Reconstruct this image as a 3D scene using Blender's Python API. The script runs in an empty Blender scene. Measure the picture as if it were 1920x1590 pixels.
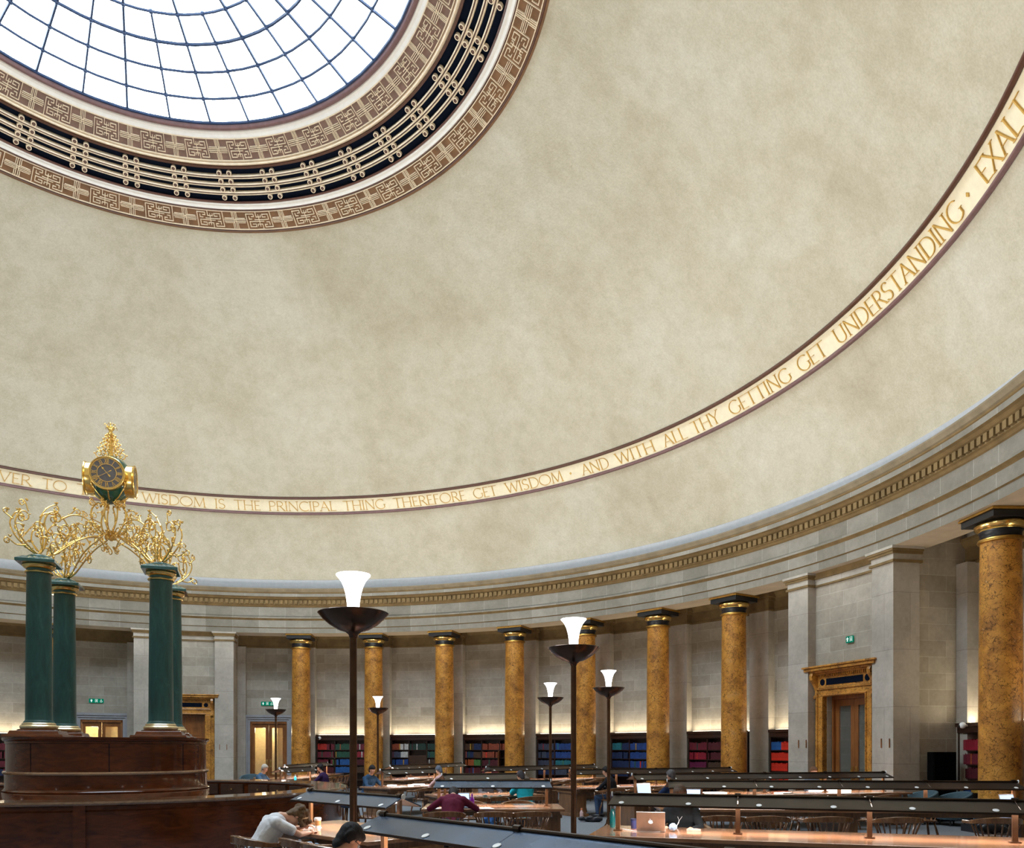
"""Domed circular reading room of a library, built in metres about the rotunda axis."""
import bpy, math, random
from mathutils import Vector, Matrix
random.seed(7)
R=math.radians; PI=math.pi; cos=math.cos; sin=math.sin
scene=bpy.context.scene; COL=scene.collection
AX=17.06            # symmetry axis of the rotunda, degrees

# ------------------------------------------------------------------ mesh builder
class MB:
    def __init__(s): s.v=[];s.f=[];s.m=[];s.uv=[]
    def face(s,idx,mi=0,uv=None): s.f.append(tuple(idx)); s.m.append(mi); s.uv.append(uv)
    def add(s,vs,fs,mi=0,M=None):
        b=len(s.v)
        s.v+= [tuple(M@Vector(p)) if M else tuple(p) for p in vs]
        for f in fs: s.face([b+i for i in f],mi)
    def box(s,c,d,mi=0,M=None,taper=1.0):
        x,y,z=c; a,b,h=d[0]/2,d[1]/2,d[2]/2
        vs=[(x-a,y-b,z-h),(x+a,y-b,z-h),(x+a,y+b,z-h),(x-a,y+b,z-h),
            (x-a*taper,y-b*taper,z+h),(x+a*taper,y-b*taper,z+h),(x+a*taper,y+b*taper,z+h),(x-a*taper,y+b*taper,z+h)]
        s.add(vs,[(3,2,1,0),(4,5,6,7),(0,1,5,4),(1,2,6,5),(2,3,7,6),(3,0,4,7)],mi,M)
    def lathe(s,prof,n=24,mi=0,M=None,c=(0,0),cap=True):
        vs=[];fs=[]
        for r,z in prof:
            for k in range(n):
                a=2*PI*k/n; vs.append((c[0]+r*cos(a),c[1]+r*sin(a),z))
        for i in range(len(prof)-1):
            for k in range(n):
                k2=(k+1)%n; fs.append((i*n+k,i*n+k2,(i+1)*n+k2,(i+1)*n+k))
        if cap:
            fs.append(tuple(reversed(range(n)))); fs.append(tuple((len(prof)-1)*n+k for k in range(n)))
        s.add(vs,fs,mi,M)
    def tube(s,pts,rad,n=8,mi=0,M=None,flat=1.0):
        pts=[Vector(p) for p in pts]; L=len(pts)
        if not hasattr(rad,'__len__'): rad=[rad]*L
        vs=[];fs=[]; up=None
        for i,p in enumerate(pts):
            t=(pts[min(i+1,L-1)]-pts[max(i-1,0)])
            t=t.normalized() if t.length>1e-9 else Vector((0,0,1))
            if up is None:
                up=Vector((0,0,1)) if abs(t.z)<.9 else Vector((1,0,0))
            u=(up-t*up.dot(t)); u=u.normalized() if u.length>1e-6 else t.orthogonal().normalized()
            up=u; w=t.cross(u)
            for k in range(n):
                a=2*PI*k/n; q=p+(u*cos(a)*flat+w*sin(a))*rad[i]; vs.append(tuple(q))
        for i in range(L-1):
            for k in range(n):
                k2=(k+1)%n; fs.append((i*n+k,i*n+k2,(i+1)*n+k2,(i+1)*n+k))
        fs.append(tuple(reversed(range(n)))); fs.append(tuple((L-1)*n+k for k in range(n)))
        s.add(vs,fs,mi,M)
    def ball(s,c,r,n=10,mi=0,M=None,sc=(1,1,1),rot=None):
        vs=[];fs=[];h=max(4,n//2+1)
        for i in range(h+1):
            ph=-PI/2+PI*i/h
            for k in range(n):
                a=2*PI*k/n
                q=Vector((r*cos(ph)*cos(a)*sc[0],r*cos(ph)*sin(a)*sc[1],r*sin(ph)*sc[2]))
                if rot: q=rot@q
                vs.append((c[0]+q.x,c[1]+q.y,c[2]+q.z))
        for i in range(h):
            for k in range(n):
                k2=(k+1)%n; fs.append((i*n+k,i*n+k2,(i+1)*n+k2,(i+1)*n+k))
        s.add(vs,fs,mi,M)
    def prism(s,poly,z0,z1,mi=0,M=None):
        n=len(poly); vs=[(x,y,z0) for x,y in poly]+[(x,y,z1) for x,y in poly]
        fs=[tuple(reversed(range(n))),tuple(range(n,2*n))]+[(i,(i+1)%n,n+(i+1)%n,n+i) for i in range(n)]
        s.add(vs,fs,mi,M)
    def revolve(s,prof,a0=0,a1=360,n=180,mi=0,mis=None,flip=False):
        """ring about the room's axis; UV in metres"""
        b=len(s.v); L=[0]
        for i in range(1,len(prof)): L.append(L[-1]+math.hypot(prof[i][0]-prof[i-1][0],prof[i][1]-prof[i-1][1]))
        for i,(r,z) in enumerate(prof):
            for k in range(n+1):
                a=R(a0+(a1-a0)*k/n); s.v.append((r*cos(a),r*sin(a),z))
        for i in range(len(prof)-1):
            for k in range(n):
                q=[b+i*(n+1)+k,b+i*(n+1)+k+1,b+(i+1)*(n+1)+k+1,b+(i+1)*(n+1)+k]
                u0=R(a0+(a1-a0)*k/n)*17; u1=R(a0+(a1-a0)*(k+1)/n)*17
                uv=[(u0,L[i]),(u1,L[i]),(u1,L[i+1]),(u0,L[i+1])]
                if flip: q.reverse(); uv.reverse()
                s.face(q,(mis[i] if mis else mi),uv)
    def arcbox(s,r0,r1,a0,a1,z0,z1,mi=0,n=1):
        """box following the rotunda's curve"""
        vs=[];fs=[]
        for k in range(n+1):
            a=R(a0+(a1-a0)*k/n)
            for r,z in ((r0,z0),(r1,z0),(r1,z1),(r0,z1)): vs.append((r*cos(a),r*sin(a),z))
        for k in range(n):
            o=4*k
            for i in range(4):
                j=(i+1)%4; fs.append((o+i,o+j,o+4+j,o+4+i))
        fs.append((0,3,2,1)); o=4*n; fs.append((o,o+1,o+2,o+3))
        s.add(vs,fs,mi)
    def build(s,name,mats,parent=None,smooth=False,cyluv=False,loc=None,rot=None):
        me=bpy.data.meshes.new(name); me.from_pydata(s.v,[],s.f)
        if not isinstance(mats,(list,tuple)): mats=[mats]
        for m in mats: me.materials.append(m)
        if len(mats)>1: me.polygons.foreach_set('material_index',s.m)
        if smooth is True: me.polygons.foreach_set('use_smooth',[True]*len(s.f))
        uvl=me.uv_layers.new(name='UVMap')
        li=0
        for fi,f in enumerate(s.f):
            uv=s.uv[fi]
            if uv is None and cyluv:
                P=[Vector(s.v[i]) for i in f]
                c=sum(P,Vector())/len(P); nrm=(P[1]-P[0]).cross(P[2]-P[0])
                nrm=nrm.normalized() if nrm.length>1e-12 else Vector((0,0,1))
                rad=Vector((c.x,c.y,0)).normalized(); tan=Vector((-rad.y,rad.x,0))
                ca=math.atan2(c.y,c.x)
                if abs(nrm.dot(tan))>.75: uv=[(math.hypot(p.x,p.y),p.z) for p in P]
                elif abs(nrm.z)>.75: uv=[(math.atan2(p.y,p.x)*17,math.hypot(p.x,p.y)) for p in P]
                else: uv=[(math.atan2(p.y,p.x)*17,p.z) for p in P]
            for k in range(len(f)):
                if uv: uvl.data[li+k].uv=uv[k]
            li+=len(f)
        me.validate(); me.update()
        o=bpy.data.objects.new(name,me); COL.objects.link(o)
        if parent: o.parent=parent
        if loc: o.location=loc
        if rot: o.rotation_euler=rot
        if smooth=='auto':
            me.polygons.foreach_set('use_smooth',[True]*len(me.polygons))
            try: me.set_sharp_from_angle(angle=R(38))
            except Exception: pass
        return o

def tag(o,label=None,cat=None,group=None,kind=None):
    if label: o['label']=label
    if cat: o['category']=cat
    if group: o['group']=group
    if kind: o['kind']=kind
    return o
def thing(name,label,cat,loc=(0,0,0),rz=0,group=None):
    o=bpy.data.objects.new(name,None); COL.objects.link(o); o.empty_display_size=.2
    o.location=loc; o.rotation_euler=(0,0,rz); return tag(o,label,cat,group)
def dup(root,loc,rz,label,group=None,scale=None):
    def cp(o,par):
        c=o.copy(); COL.objects.link(c)
        if par is not None: c.parent=par
        for ch in o.children: cp(ch,c)
        return c
    r=cp(root,None); r.location=loc; r.rotation_euler=(0,0,rz)
    if label: r['label']=label
    if group: r['group']=group
    if scale: r.scale=scale
    return r
def bevel(o,w=.004,seg=2):
    m=o.modifiers.new('bevel','BEVEL'); m.width=w; m.segments=seg; m.limit_method='ANGLE'; m.angle_limit=R(40); return o
def remesh(o,vox=.014,sm=3):
    m=o.modifiers.new('remesh','REMESH'); m.mode='VOXEL'; m.voxel_size=vox; m.use_smooth_shade=True
    if sm:
        s=o.modifiers.new('smooth','SMOOTH'); s.factor=.5; s.iterations=sm
    return o

# ------------------------------------------------------------------ materials
class NT:
    def __init__(s,name):
        s.mat=bpy.data.materials.new(name); s.mat.use_nodes=True; s.t=s.mat.node_tree; s.t.nodes.clear()
        s.out=s.t.nodes.new('ShaderNodeOutputMaterial')
    def n(s,typ,**kw):
        nd=s.t.nodes.new(typ)
        for k,v in kw.items():
            if k in nd.inputs.keys() if hasattr(nd.inputs,'keys') else False: nd.inputs[k].default_value=v
            else: setattr(nd,k,v)
        return nd
    def l(s,a,b): s.t.links.new(a,b)
    def bsdf(s,col=(.5,.5,.5),rough=.5,metal=0,coat=0,spec=.5):
        b=s.t.nodes.new('ShaderNodeBsdfPrincipled')
        b.inputs['Base Color'].default_value=(*col,1); b.inputs['Roughness'].default_value=rough
        b.inputs['Metallic'].default_value=metal; b.inputs['Coat Weight'].default_value=coat
        b.inputs['Coat Roughness'].default_value=.06; b.inputs['Specular IOR Level'].default_value=spec
        s.l(b.outputs[0],s.out.inputs[0]); s.b=b; return b
    def pos(s):
        return s.t.nodes.new('ShaderNodeNewGeometry').outputs['Position']
    def coord(s,kind='Object',scale=(1,1,1)):
        c=s.t.nodes.new('ShaderNodeTexCoord'); m=s.t.nodes.new('ShaderNodeMapping')
        m.inputs['Scale'].default_value=scale; s.l(c.outputs[kind],m.inputs['Vector']); return m.outputs[0]
    def noise(s,vec,scale=5,detail=4,rough=.55,dist=0):
        n=s.t.nodes.new('ShaderNodeTexNoise'); n.inputs['Scale'].default_value=scale; n.inputs['Detail'].default_value=detail
        n.inputs['Roughness'].default_value=rough; n.inputs['Distortion'].default_value=dist; s.l(vec,n.inputs['Vector']); return n.outputs['Fac']
    def ramp(s,fac,stops):
        r=s.t.nodes.new('ShaderNodeValToRGB'); e=r.color_ramp.elements
        while len(e)<len(stops): e.new(.5)
        for i,(p,c) in enumerate(stops):
            e[i].position=p; e[i].color=(*c,1) if len(c)==3 else c
        s.l(fac,r.inputs[0]); return r.outputs[0]
    def mix(s,fac,a,b,mode='MIX'):
        m=s.t.nodes.new('ShaderNodeMix'); m.data_type='RGBA'; m.blend_type=mode
        for sock,v in ((m.inputs[0],fac),(m.inputs[6],a),(m.inputs[7],b)):
            if hasattr(v,'links') or hasattr(v,'is_output'): s.l(v,sock)
            elif isinstance(v,(int,float)): sock.default_value=v
            else: sock.default_value=(*v,1)
        return m.outputs[2]
    def bump(s,h,strength=.3,dist=.02):
        b=s.t.nodes.new('ShaderNodeBump'); b.inputs['Strength'].default_value=strength; b.inputs['Distance'].default_value=dist
        s.l(h,b.inputs['Height']); s.l(b.outputs[0],s.b.inputs['Normal']); return b
    def col(s,sock): s.l(sock,s.b.inputs['Base Color'])

def simple(name,col,rough=.5,metal=0,coat=0,spec=.5,vary=.12,scale=8):
    t=NT(name); t.bsdf(col,rough,metal,coat,spec)
    f=t.noise(t.coord(),scale,3)
    a=tuple(c*(1-vary) for c in col); b=tuple(min(1,c*(1+vary)) for c in col)
    t.col(t.ramp(f,[(.3,a),(.7,b)])); return t.mat
def emis(name,col,st):
    t=NT(name); e=t.t.nodes.new('ShaderNodeEmission'); e.inputs[0].default_value=(*col,1); e.inputs[1].default_value=st
    t.l(e.outputs[0],t.out.inputs[0]); return t.mat

def m_plaster():
    t=NT('dome_plaster'); t.bsdf((.6,.55,.45),.95,spec=.15); v=t.coord()
    a=t.ramp(t.noise(v,.35,6,.62,.4),[(.30,(.465,.428,.332)),(.5,(.535,.503,.405)),(.72,(.590,.567,.480))])
    b=t.ramp(t.noise(v,2.2,5,.7),[(.25,(.80,.78,.72)),(.6,(1,1,1))])
    c=t.mix(.75,a,b,'MULTIPLY')
    g=t.ramp(t.noise(v,11,3,.6),[(.3,(.88,.87,.85)),(.7,(1,1,1))])
    c=t.mix(.6,c,g,'MULTIPLY')
    g2=t.ramp(t.noise(v,26,2,.5),[(.35,(.86,.85,.83)),(.62,(1,1,1))]); c=t.mix(.6,c,g2,'MULTIPLY')
    s=t.ramp(t.noise(t.coord(scale=(1.6,1.6,.45)),.9,8,.75,1.2),[(.66,(1,1,1)),(.74,(.72,.69,.62))])
    c=t.mix(.55,c,s,'MULTIPLY'); t.col(c)
    h=t.mix(.5,t.noise(v,16,5,.6),t.noise(v,5,4)); t.bump(h,.55,.05); return t.mat
def m_stone(name,c1,c2,mort,bw=.95,rh=.39,warm=0):
    t=NT(name); t.bsdf((.5,.5,.5),.85,spec=.25)
    v=t.coord('UV'); br=t.t.nodes.new('ShaderNodeTexBrick'); t.l(v,br.inputs['Vector'])
    for k,val in (('Scale',1),('Brick Width',bw),('Row Height',rh),('Mortar Size',.005),('Mortar Smooth',.3),('Bias',0)): br.inputs[k].default_value=val
    br.inputs['Color1'].default_value=(*c1,1); br.inputs['Color2'].default_value=(*c2,1); br.inputs['Mortar'].default_value=(*mort,1)
    br.offset=.5; br.offset_frequency=2
    w=t.coord()
    n=t.ramp(t.noise(w,1.3,6,.65),[(.3,(.78,.77,.74)),(.7,(1.08,1.07,1.05))])
    n2=t.ramp(t.noise(w,9,5,.7),[(.3,(.86,.86,.86)),(.7,(1.05,1.05,1.05))])
    c=t.mix(1,br.outputs[0],n,'MULTIPLY'); c=t.mix(.8,c,n2,'MULTIPLY'); t.col(c)
    t.bump(t.noise(w,30,4),.15,.01); return t.mat
def m_scagliola():
    t=NT('scagliola'); t.bsdf((.6,.3,.06),.34,coat=.12); v=t.pos()
    base=t.ramp(t.noise(v,2.6,5,.6,.6),[(.25,(.21,.085,.020)),(.45,(.47,.205,.036)),(.6,(.63,.30,.052)),(.78,(.55,.29,.10))])
    vo=t.t.nodes.new('ShaderNodeTexVoronoi'); vo.inputs['Scale'].default_value=9; vo.feature='DISTANCE_TO_EDGE'
    nv=t.t.nodes.new('ShaderNodeTexNoise'); nv.inputs['Scale'].default_value=7; nv.inputs['Detail'].default_value=4; t.l(v,nv.inputs['Vector'])
    mx=t.mix(.22,v,nv.outputs['Color'],'ADD'); t.l(mx,vo.inputs['Vector'])
    crack=t.ramp(vo.outputs['Distance'],[(.0,(.10,.06,.035)),(.06,(1,1,1))])
    mask=t.ramp(t.noise(v,5.5,4,.7,.5),[(.44,(0,0,0)),(.52,(1,1,1))])
    c=t.mix(mask,base,t.mix(1,base,crack,'MULTIPLY'))
    sp=t.ramp(t.noise(v,13,7,.8,1.6),[(.38,(.10,.07,.05)),(.46,(1,1,1))]); c=t.mix(.75,c,sp,'MULTIPLY')
    li=t.ramp(t.noise(v,8.5,5,.75,1.8),[(.66,(0,0,0)),(.71,(1,1,1))]); c=t.mix(li,c,(.78,.60,.38)); t.col(c); return t.mat
def m_wood(name,dark,lite,rough=.3,coat=.6,scale=(1.2,14,14),spec=.5):
    t=NT(name); t.bsdf(lite,rough,coat=coat,spec=spec); v=t.coord(scale=scale)
    c=t.ramp(t.noise(v,1.6,7,.65,.9),[(.28,dark),(.72,lite)])
    w=t.ramp(t.noise(t.coord(),1.1,4),[(.35,(.72,.7,.68)),(.65,(1.1,1.1,1.1))]); t.col(t.mix(.8,c,w,'MULTIPLY'))
    if name!='table_oak': t.bump(t.noise(t.coord(),5,3),.04,.01)
    return t.mat
def m_green():
    t=NT('green_scagliola'); t.bsdf((.01,.06,.055),.42,coat=.15); 
    c=t.ramp(t.noise(t.coord(scale=(3,3,.7)),2.6,6,.7,.6),[(.25,(.006,.034,.036)),(.55,(.013,.078,.075)),(.8,(.045,.145,.130))]); t.col(c); return t.mat
def m_gold(name='gilding',col=(.95,.66,.22),rough=.22):
    t=NT(name); t.bsdf(col,rough,metal=1); c=t.ramp(t.noise(t.coord(),14,3),[(.3,tuple(x*.8 for x in col)),(.7,col)]); t.col(c); return t.mat
M={}
M['plaster']=m_plaster()
M['stone']=m_stone('sandstone_ashlar',(.36,.325,.27),(.475,.44,.38),(.58,.56,.50))
M['stone_plain']=m_stone('sandstone_pier',(.45,.42,.375),(.50,.47,.425),(.27,.25,.22),bw=3.5,rh=1.35)
M['stone_frieze']=m_stone('sandstone_frieze',(.215,.203,.172),(.305,.292,.258),(.45,.45,.42),bw=1.05,rh=3.0)
M['stone_brown']=simple('moulded_stone',(.185,.125,.055),.8,spec=.25,vary=.2,scale=3)  # dirty moulding brown, with warm uplight and shadow lines put into the colour
M['stone_mid']=simple('weathered_moulding',(.21,.17,.11),.8,spec=.25,vary=.2,scale=3)
M['stone_grey']=simple('grey_door_stone',(.32,.33,.355),.75,spec=.3,vary=.08,scale=4)
M['soffit']=simple('soffit_stone',(.50,.42,.31),.85,spec=.2,vary=.1,scale=2)
M['scag']=m_scagliola()
M['green']=m_green()
M['green_cap']=simple('green_cap_gloss',(.02,.10,.10),.2,coat=.9)
M['rail']=m_wood('rail_wood',(.26,.14,.07),(.42,.25,.14),.2,.6)
M['palegold']=m_gold('pale_gilding',(.90,.78,.50),.3)
M['gold']=m_gold()
M['gold_dull']=m_gold('old_gilding',(.62,.38,.10),.34)
M['black']=simple('black_paint',(.006,.007,.011),.4,coat=.1)
M['green_enamel']=simple('dark_green_enamel',(.004,.05,.03),.18,coat=.8)
M['void']=simple('matt_black',(.003,.003,.003),.95,spec=.03)
M['dark']=simple('dark_void',(.004,.007,.016),.9,spec=.05)
M['cream']=simple('cream_paint',(.74,.67,.49),.7,vary=.05)
M['cream2']=simple('cream_moulding',(.70,.58,.42),.6,vary=.08)
M['blue_foot']=simple('pale_blue_dome_foot',(.44,.455,.475),.8,vary=.05)
M['white_cove']=simple('pale_cove',(.74,.72,.68),.5,vary=.04)
M['keybrown']=simple('brown_frieze_paint',(.175,.088,.038),.7,vary=.25,scale=3)
M['keybrown2']=simple('brown_frieze_paint_upper',(.17,.10,.075),.7,vary=.2,scale=3)
M['brownmould']=simple('brown_moulding',(.085,.032,.018),.45,vary=.15)
M['mauvemould']=simple('mauve_moulding',(.16,.085,.085),.5,vary=.15)
M['letter']=simple('gold_leaf_letters',(.52,.31,.065),.45,vary=.15)
M['letteredge']=simple('gold_letter_shadow',(.25,.13,.03),.6)
M['ironblue']=simple('blue_glazing_bar',(.012,.035,.10),.5)
M['mahog']=m_wood('dark_mahogany',(.050,.011,.0028),(.165,.042,.011),.15,.22,(1.5,1.5,6),.3)
M['mahog_lt']=m_wood('mahogany_top',(.11,.05,.022),(.22,.115,.06),.16,.8)
M['table']=m_wood('table_oak',(.27,.125,.065),(.42,.225,.13),.18,.6)
M['tablewood']=m_wood('table_frame_oak',(.10,.045,.017),(.26,.125,.05),.35,.35,(6,6,1.2))
M['chair']=m_wood('chair_oak',(.11,.045,.018),(.27,.125,.055),.2,.7,(8,8,3))
M['door']=m_wood('door_oak',(.16,.052,.012),(.34,.125,.032),.3,.4,(8,8,1))
M['bronze']=simple('dark_bronze',(.075,.042,.026),.24,metal=.85,vary=.2)
M['bronze_pole']=simple('bronze_pole',(.11,.055,.028),.3,metal=.7,vary=.2)
M['canopy']=simple('bronze_hood_skylight_blue',(.070,.105,.165),.25,metal=.5,vary=.3,scale=3)  # bronze hood with the skylight's blue reflection put into its base colour
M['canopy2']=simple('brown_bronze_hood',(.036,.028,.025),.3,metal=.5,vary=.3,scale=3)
M['canopyedge']=simple('bronze_hood_edge',(.035,.02,.012),.35,metal=.6)
M['whitedisc']=simple('white_enamel',(.85,.87,.9),.3)
M['hoodinner']=simple('white_hood_lining',(.8,.78,.72),.5)
M['shade']=emis('glass_torch_shade',(1,.985,1),5.0)
M['tube']=emis('hood_lamp_tube',(1,.86,.74),9)
M['ledstrip']=emis('warm_light_strip',(1,.88,.68),9)
M['shelf']=m_wood('bookcase_mahogany',(.018,.006,.004),(.055,.020,.012),.35,.3)
M['signgreen']=emis('exit_sign_green',(.0,.17,.10),1.0)
M['signwhite']=emis('exit_sign_white',(.75,.95,.88),1.0)
M['carpet']=simple('grey_blue_carpet',(.165,.18,.20),.95,spec=.1,vary=.18,scale=40)
M['brass']=simple('brass',(.6,.42,.16),.3,metal=1)
M['steel']=simple('aluminium',(.72,.66,.63),.35,metal=.6)
M['white']=simple('white_paper',(.85,.85,.85),.8,vary=.02)
M['glasscorr']=simple('lit_corridor_wall',(.66,.52,.27),.7)
M['dialgrey']=simple('dark_grey_dial',(.075,.07,.075),.5)
M['door_dk']=m_wood('dark_cabinet_door',(.035,.014,.008),(.08,.035,.018),.4,.2)
P_SKY=17.0; P_TORCH=950; P_HOOD=16; P_COVE=24; P_EXP=0.0; LIGHT_ALL=False
WORDS=[('VER',129.19,125.51),('TO',124.35,121.37),('THEE',120.30,114.24),('WISDOM',112.22,103.84),('IS',102.68,101.16),('THE',100.06,96.28),('PRINCIPAL',95.23,85.45),('THING',84.43,78.16),('THEREFORE',76.95,65.91),('GET',64.76,61.07),('WISDOM',59.76,50.98),('.',50.16,49.35),('AND',48.12,43.97),('WITH',42.84,37.05),('ALL',35.78,32.37),('THY',31.50,27.51),('GETTING',26.04,17.38),('GET',16.26,12.42),('UNDERSTANDING',11.11,-5.40),('.',-6.01,-6.69),('EXALT',-7.90,-13.75)]
# ------------------------------------------------------------------ ROOM SHELL
def struct(mb,name,mats,**k):
    return tag(mb.build(name,mats,**k),kind='structure')
DZ=.55; DR=18.93
def dome(r): return DZ+math.sqrt(DR*DR-r*r)
mb=MB(); pr=[]
a0=math.asin((8.2-DZ)/DR); a1=math.acos(8.56/DR)
for i in range(49):
    a=a0+(a1-a0)*i/48; pr.append((DR*cos(a),DZ+DR*sin(a)))
mb.revolve(pr,n=240,flip=True); struct(mb,'ceiling',M['plaster'],smooth=True)

mb=MB(); mb.lathe([(21.2,-.1),(21.2,0)],n=96); struct(mb,'floor',M['carpet'])
mb=MB(); DW=2.36
def wallseg(a0,a1,z0,z1):
    b=len(mb.v); n=max(2,int(abs(a1-a0)/1.5))
    for k in range(n+1):
        a=R(a0+(a1-a0)*k/n)
        for z in (z0,z1): mb.v.append((19.1*cos(a),19.1*sin(a),z))
    for k in range(n):
        u0=R(a0+(a1-a0)*k/n)*17; u1=R(a0+(a1-a0)*(k+1)/n)*17
        mb.face([b+2*k+2,b+2*k,b+2*k+1,b+2*k+3],0,[(u1,z0),(u0,z0),(u0,z1),(u1,z1)])
d1,d2=AX+80,AX+100
wallseg(d2+DW,d1-DW+360,0,7); wallseg(d1+DW,d2-DW,0,7); wallseg(d1-DW,d1+DW,2.88,7); wallseg(d2-DW,d2+DW,2.88,7)
struct(mb,'wall_back',M['stone'])
for nm,aa in (('left',d2),('right',d1)):   # lit lobby behind each pair of glazed doors
    mb=MB(); w0,w1=aa-DW-.8,aa+DW+.8
    mb.arcbox(20.9,21.0,w0,w1,0,3.2,0,n=3); mb.arcbox(19.2,20.95,w0-.1,w0,0,3.2); mb.arcbox(19.2,20.95,w1,w1+.1,0,3.2); mb.arcbox(19.16,20.95,w0,w1,3.1,3.2,0,n=3)
    mb.arcbox(20.5,20.9,aa-.4,aa+.2,0,3.1)
    struct(mb,'wall_lobby_'+nm,M['glasscorr'])
    l=bpy.data.lights.new('lobby_light','POINT'); l.energy=75; l.shadow_soft_size=.15; l.color=(1,.86,.62)
    lo=bpy.data.objects.new('lobby_light',l); COL.objects.link(lo); lo.location=(20.0*cos(R(aa+.8)),20.0*sin(R(aa+.8)),2.6)
mb=MB(); mb.revolve([(19.1,7.0),(17.9,7.0)],n=180,flip=True); struct(mb,'ceiling_aisle',M['soffit'])
# moulding band along the back wall
mb=MB(); mb.revolve([(19.1,6.10),(19.03,6.10),(19.03,6.16),(19.05,6.18),(19.05,6.50),(19.0,6.53),(18.94,6.60),(18.90,6.66),(18.90,6.72),(19.1,6.75)],n=240,flip=True)
struct(mb,'trim_1',M['stone_brown'])
# entablature
EA=[(17.95,7.0),(17.95,6.465),(17.0,6.465),(17.0,6.665),(16.955,6.685),(16.955,6.975),(16.93,7.0),(16.86,7.045),(16.86,7.10),(17.0,7.13),(17.0,7.52)]
mi=[0,2,0,1,0,1,1,0,1,0]
EB=[(17.0,7.52),(16.96,7.54),(16.93,7.59),(16.88,7.61),(16.88,7.80),(16.80,7.83),(16.74,7.88),(16.66,7.90),(16.66,8.02),(16.635,8.035),(16.625,8.06),(16.59,8.08),(16.56,8.13),(16.53,8.17),(16.53,8.21),(17.45,8.26)]
mi2=[1,1,1,1,1,1,1,0,1,1,3,3,3,3,3]
mb=MB(); mb.revolve(EA+EB[1:],n=300,mis=mi+mi2,flip=True)
struct(mb,'trim_2',[M['stone_frieze'],M['stone_brown'],M['soffit'],M['stone_mid']])
mb=MB(); mb.revolve([(17.27,8.2),(17.06,8.66),(17.11,8.67)],n=240,flip=True); struct(mb,'trim_25',M['blue_foot'],smooth=True)
mb=MB(); nd=540
for k in range(nd):
    a=360*k/nd
    if -35<a<150 or a>325: mb.arcbox(16.80,16.885,a,a+.42,7.63,7.785)
struct(mb,'trim_3',M['stone_brown'])
# ---- inscription band on the dome
def on(a,s,off=0):
    """point on the dome surface: a degrees round, s metres up the slope from the foot of the lettering band"""
    th0=math.asin((10.98-DZ)/DR); th=th0+s/DR; r=DR-off
    return (r*cos(th)*cos(R(a)),r*cos(th)*sin(R(a)),DZ+r*sin(th))
def ontube(s0,s1,off,n=6):
    prof=[]
    for i in range(n+1):
        t=i/n; s=s0+(s1-s0)*t; o=off*(.25+.75*sin(PI*t)); th=math.asin((10.98-DZ)/DR)+s/DR; r=DR-o
        prof.append((r*cos(th),DZ+r*sin(th)))
    return prof
mb=MB(); mb.revolve(ontube(.09,.61,.012,2),n=300,flip=True); struct(mb,'trim_4',M['cream'],smooth=True)
mb=MB(); mb.revolve(ontube(.60,.705,.10),n=300,flip=True); struct(mb,'trim_5',M['brownmould'],smooth=True)
mb=MB(); mb.revolve(ontube(-.01,.10,.10),n=300,flip=True); struct(mb,'trim_6',M['mauvemould'],smooth=True)

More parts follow.
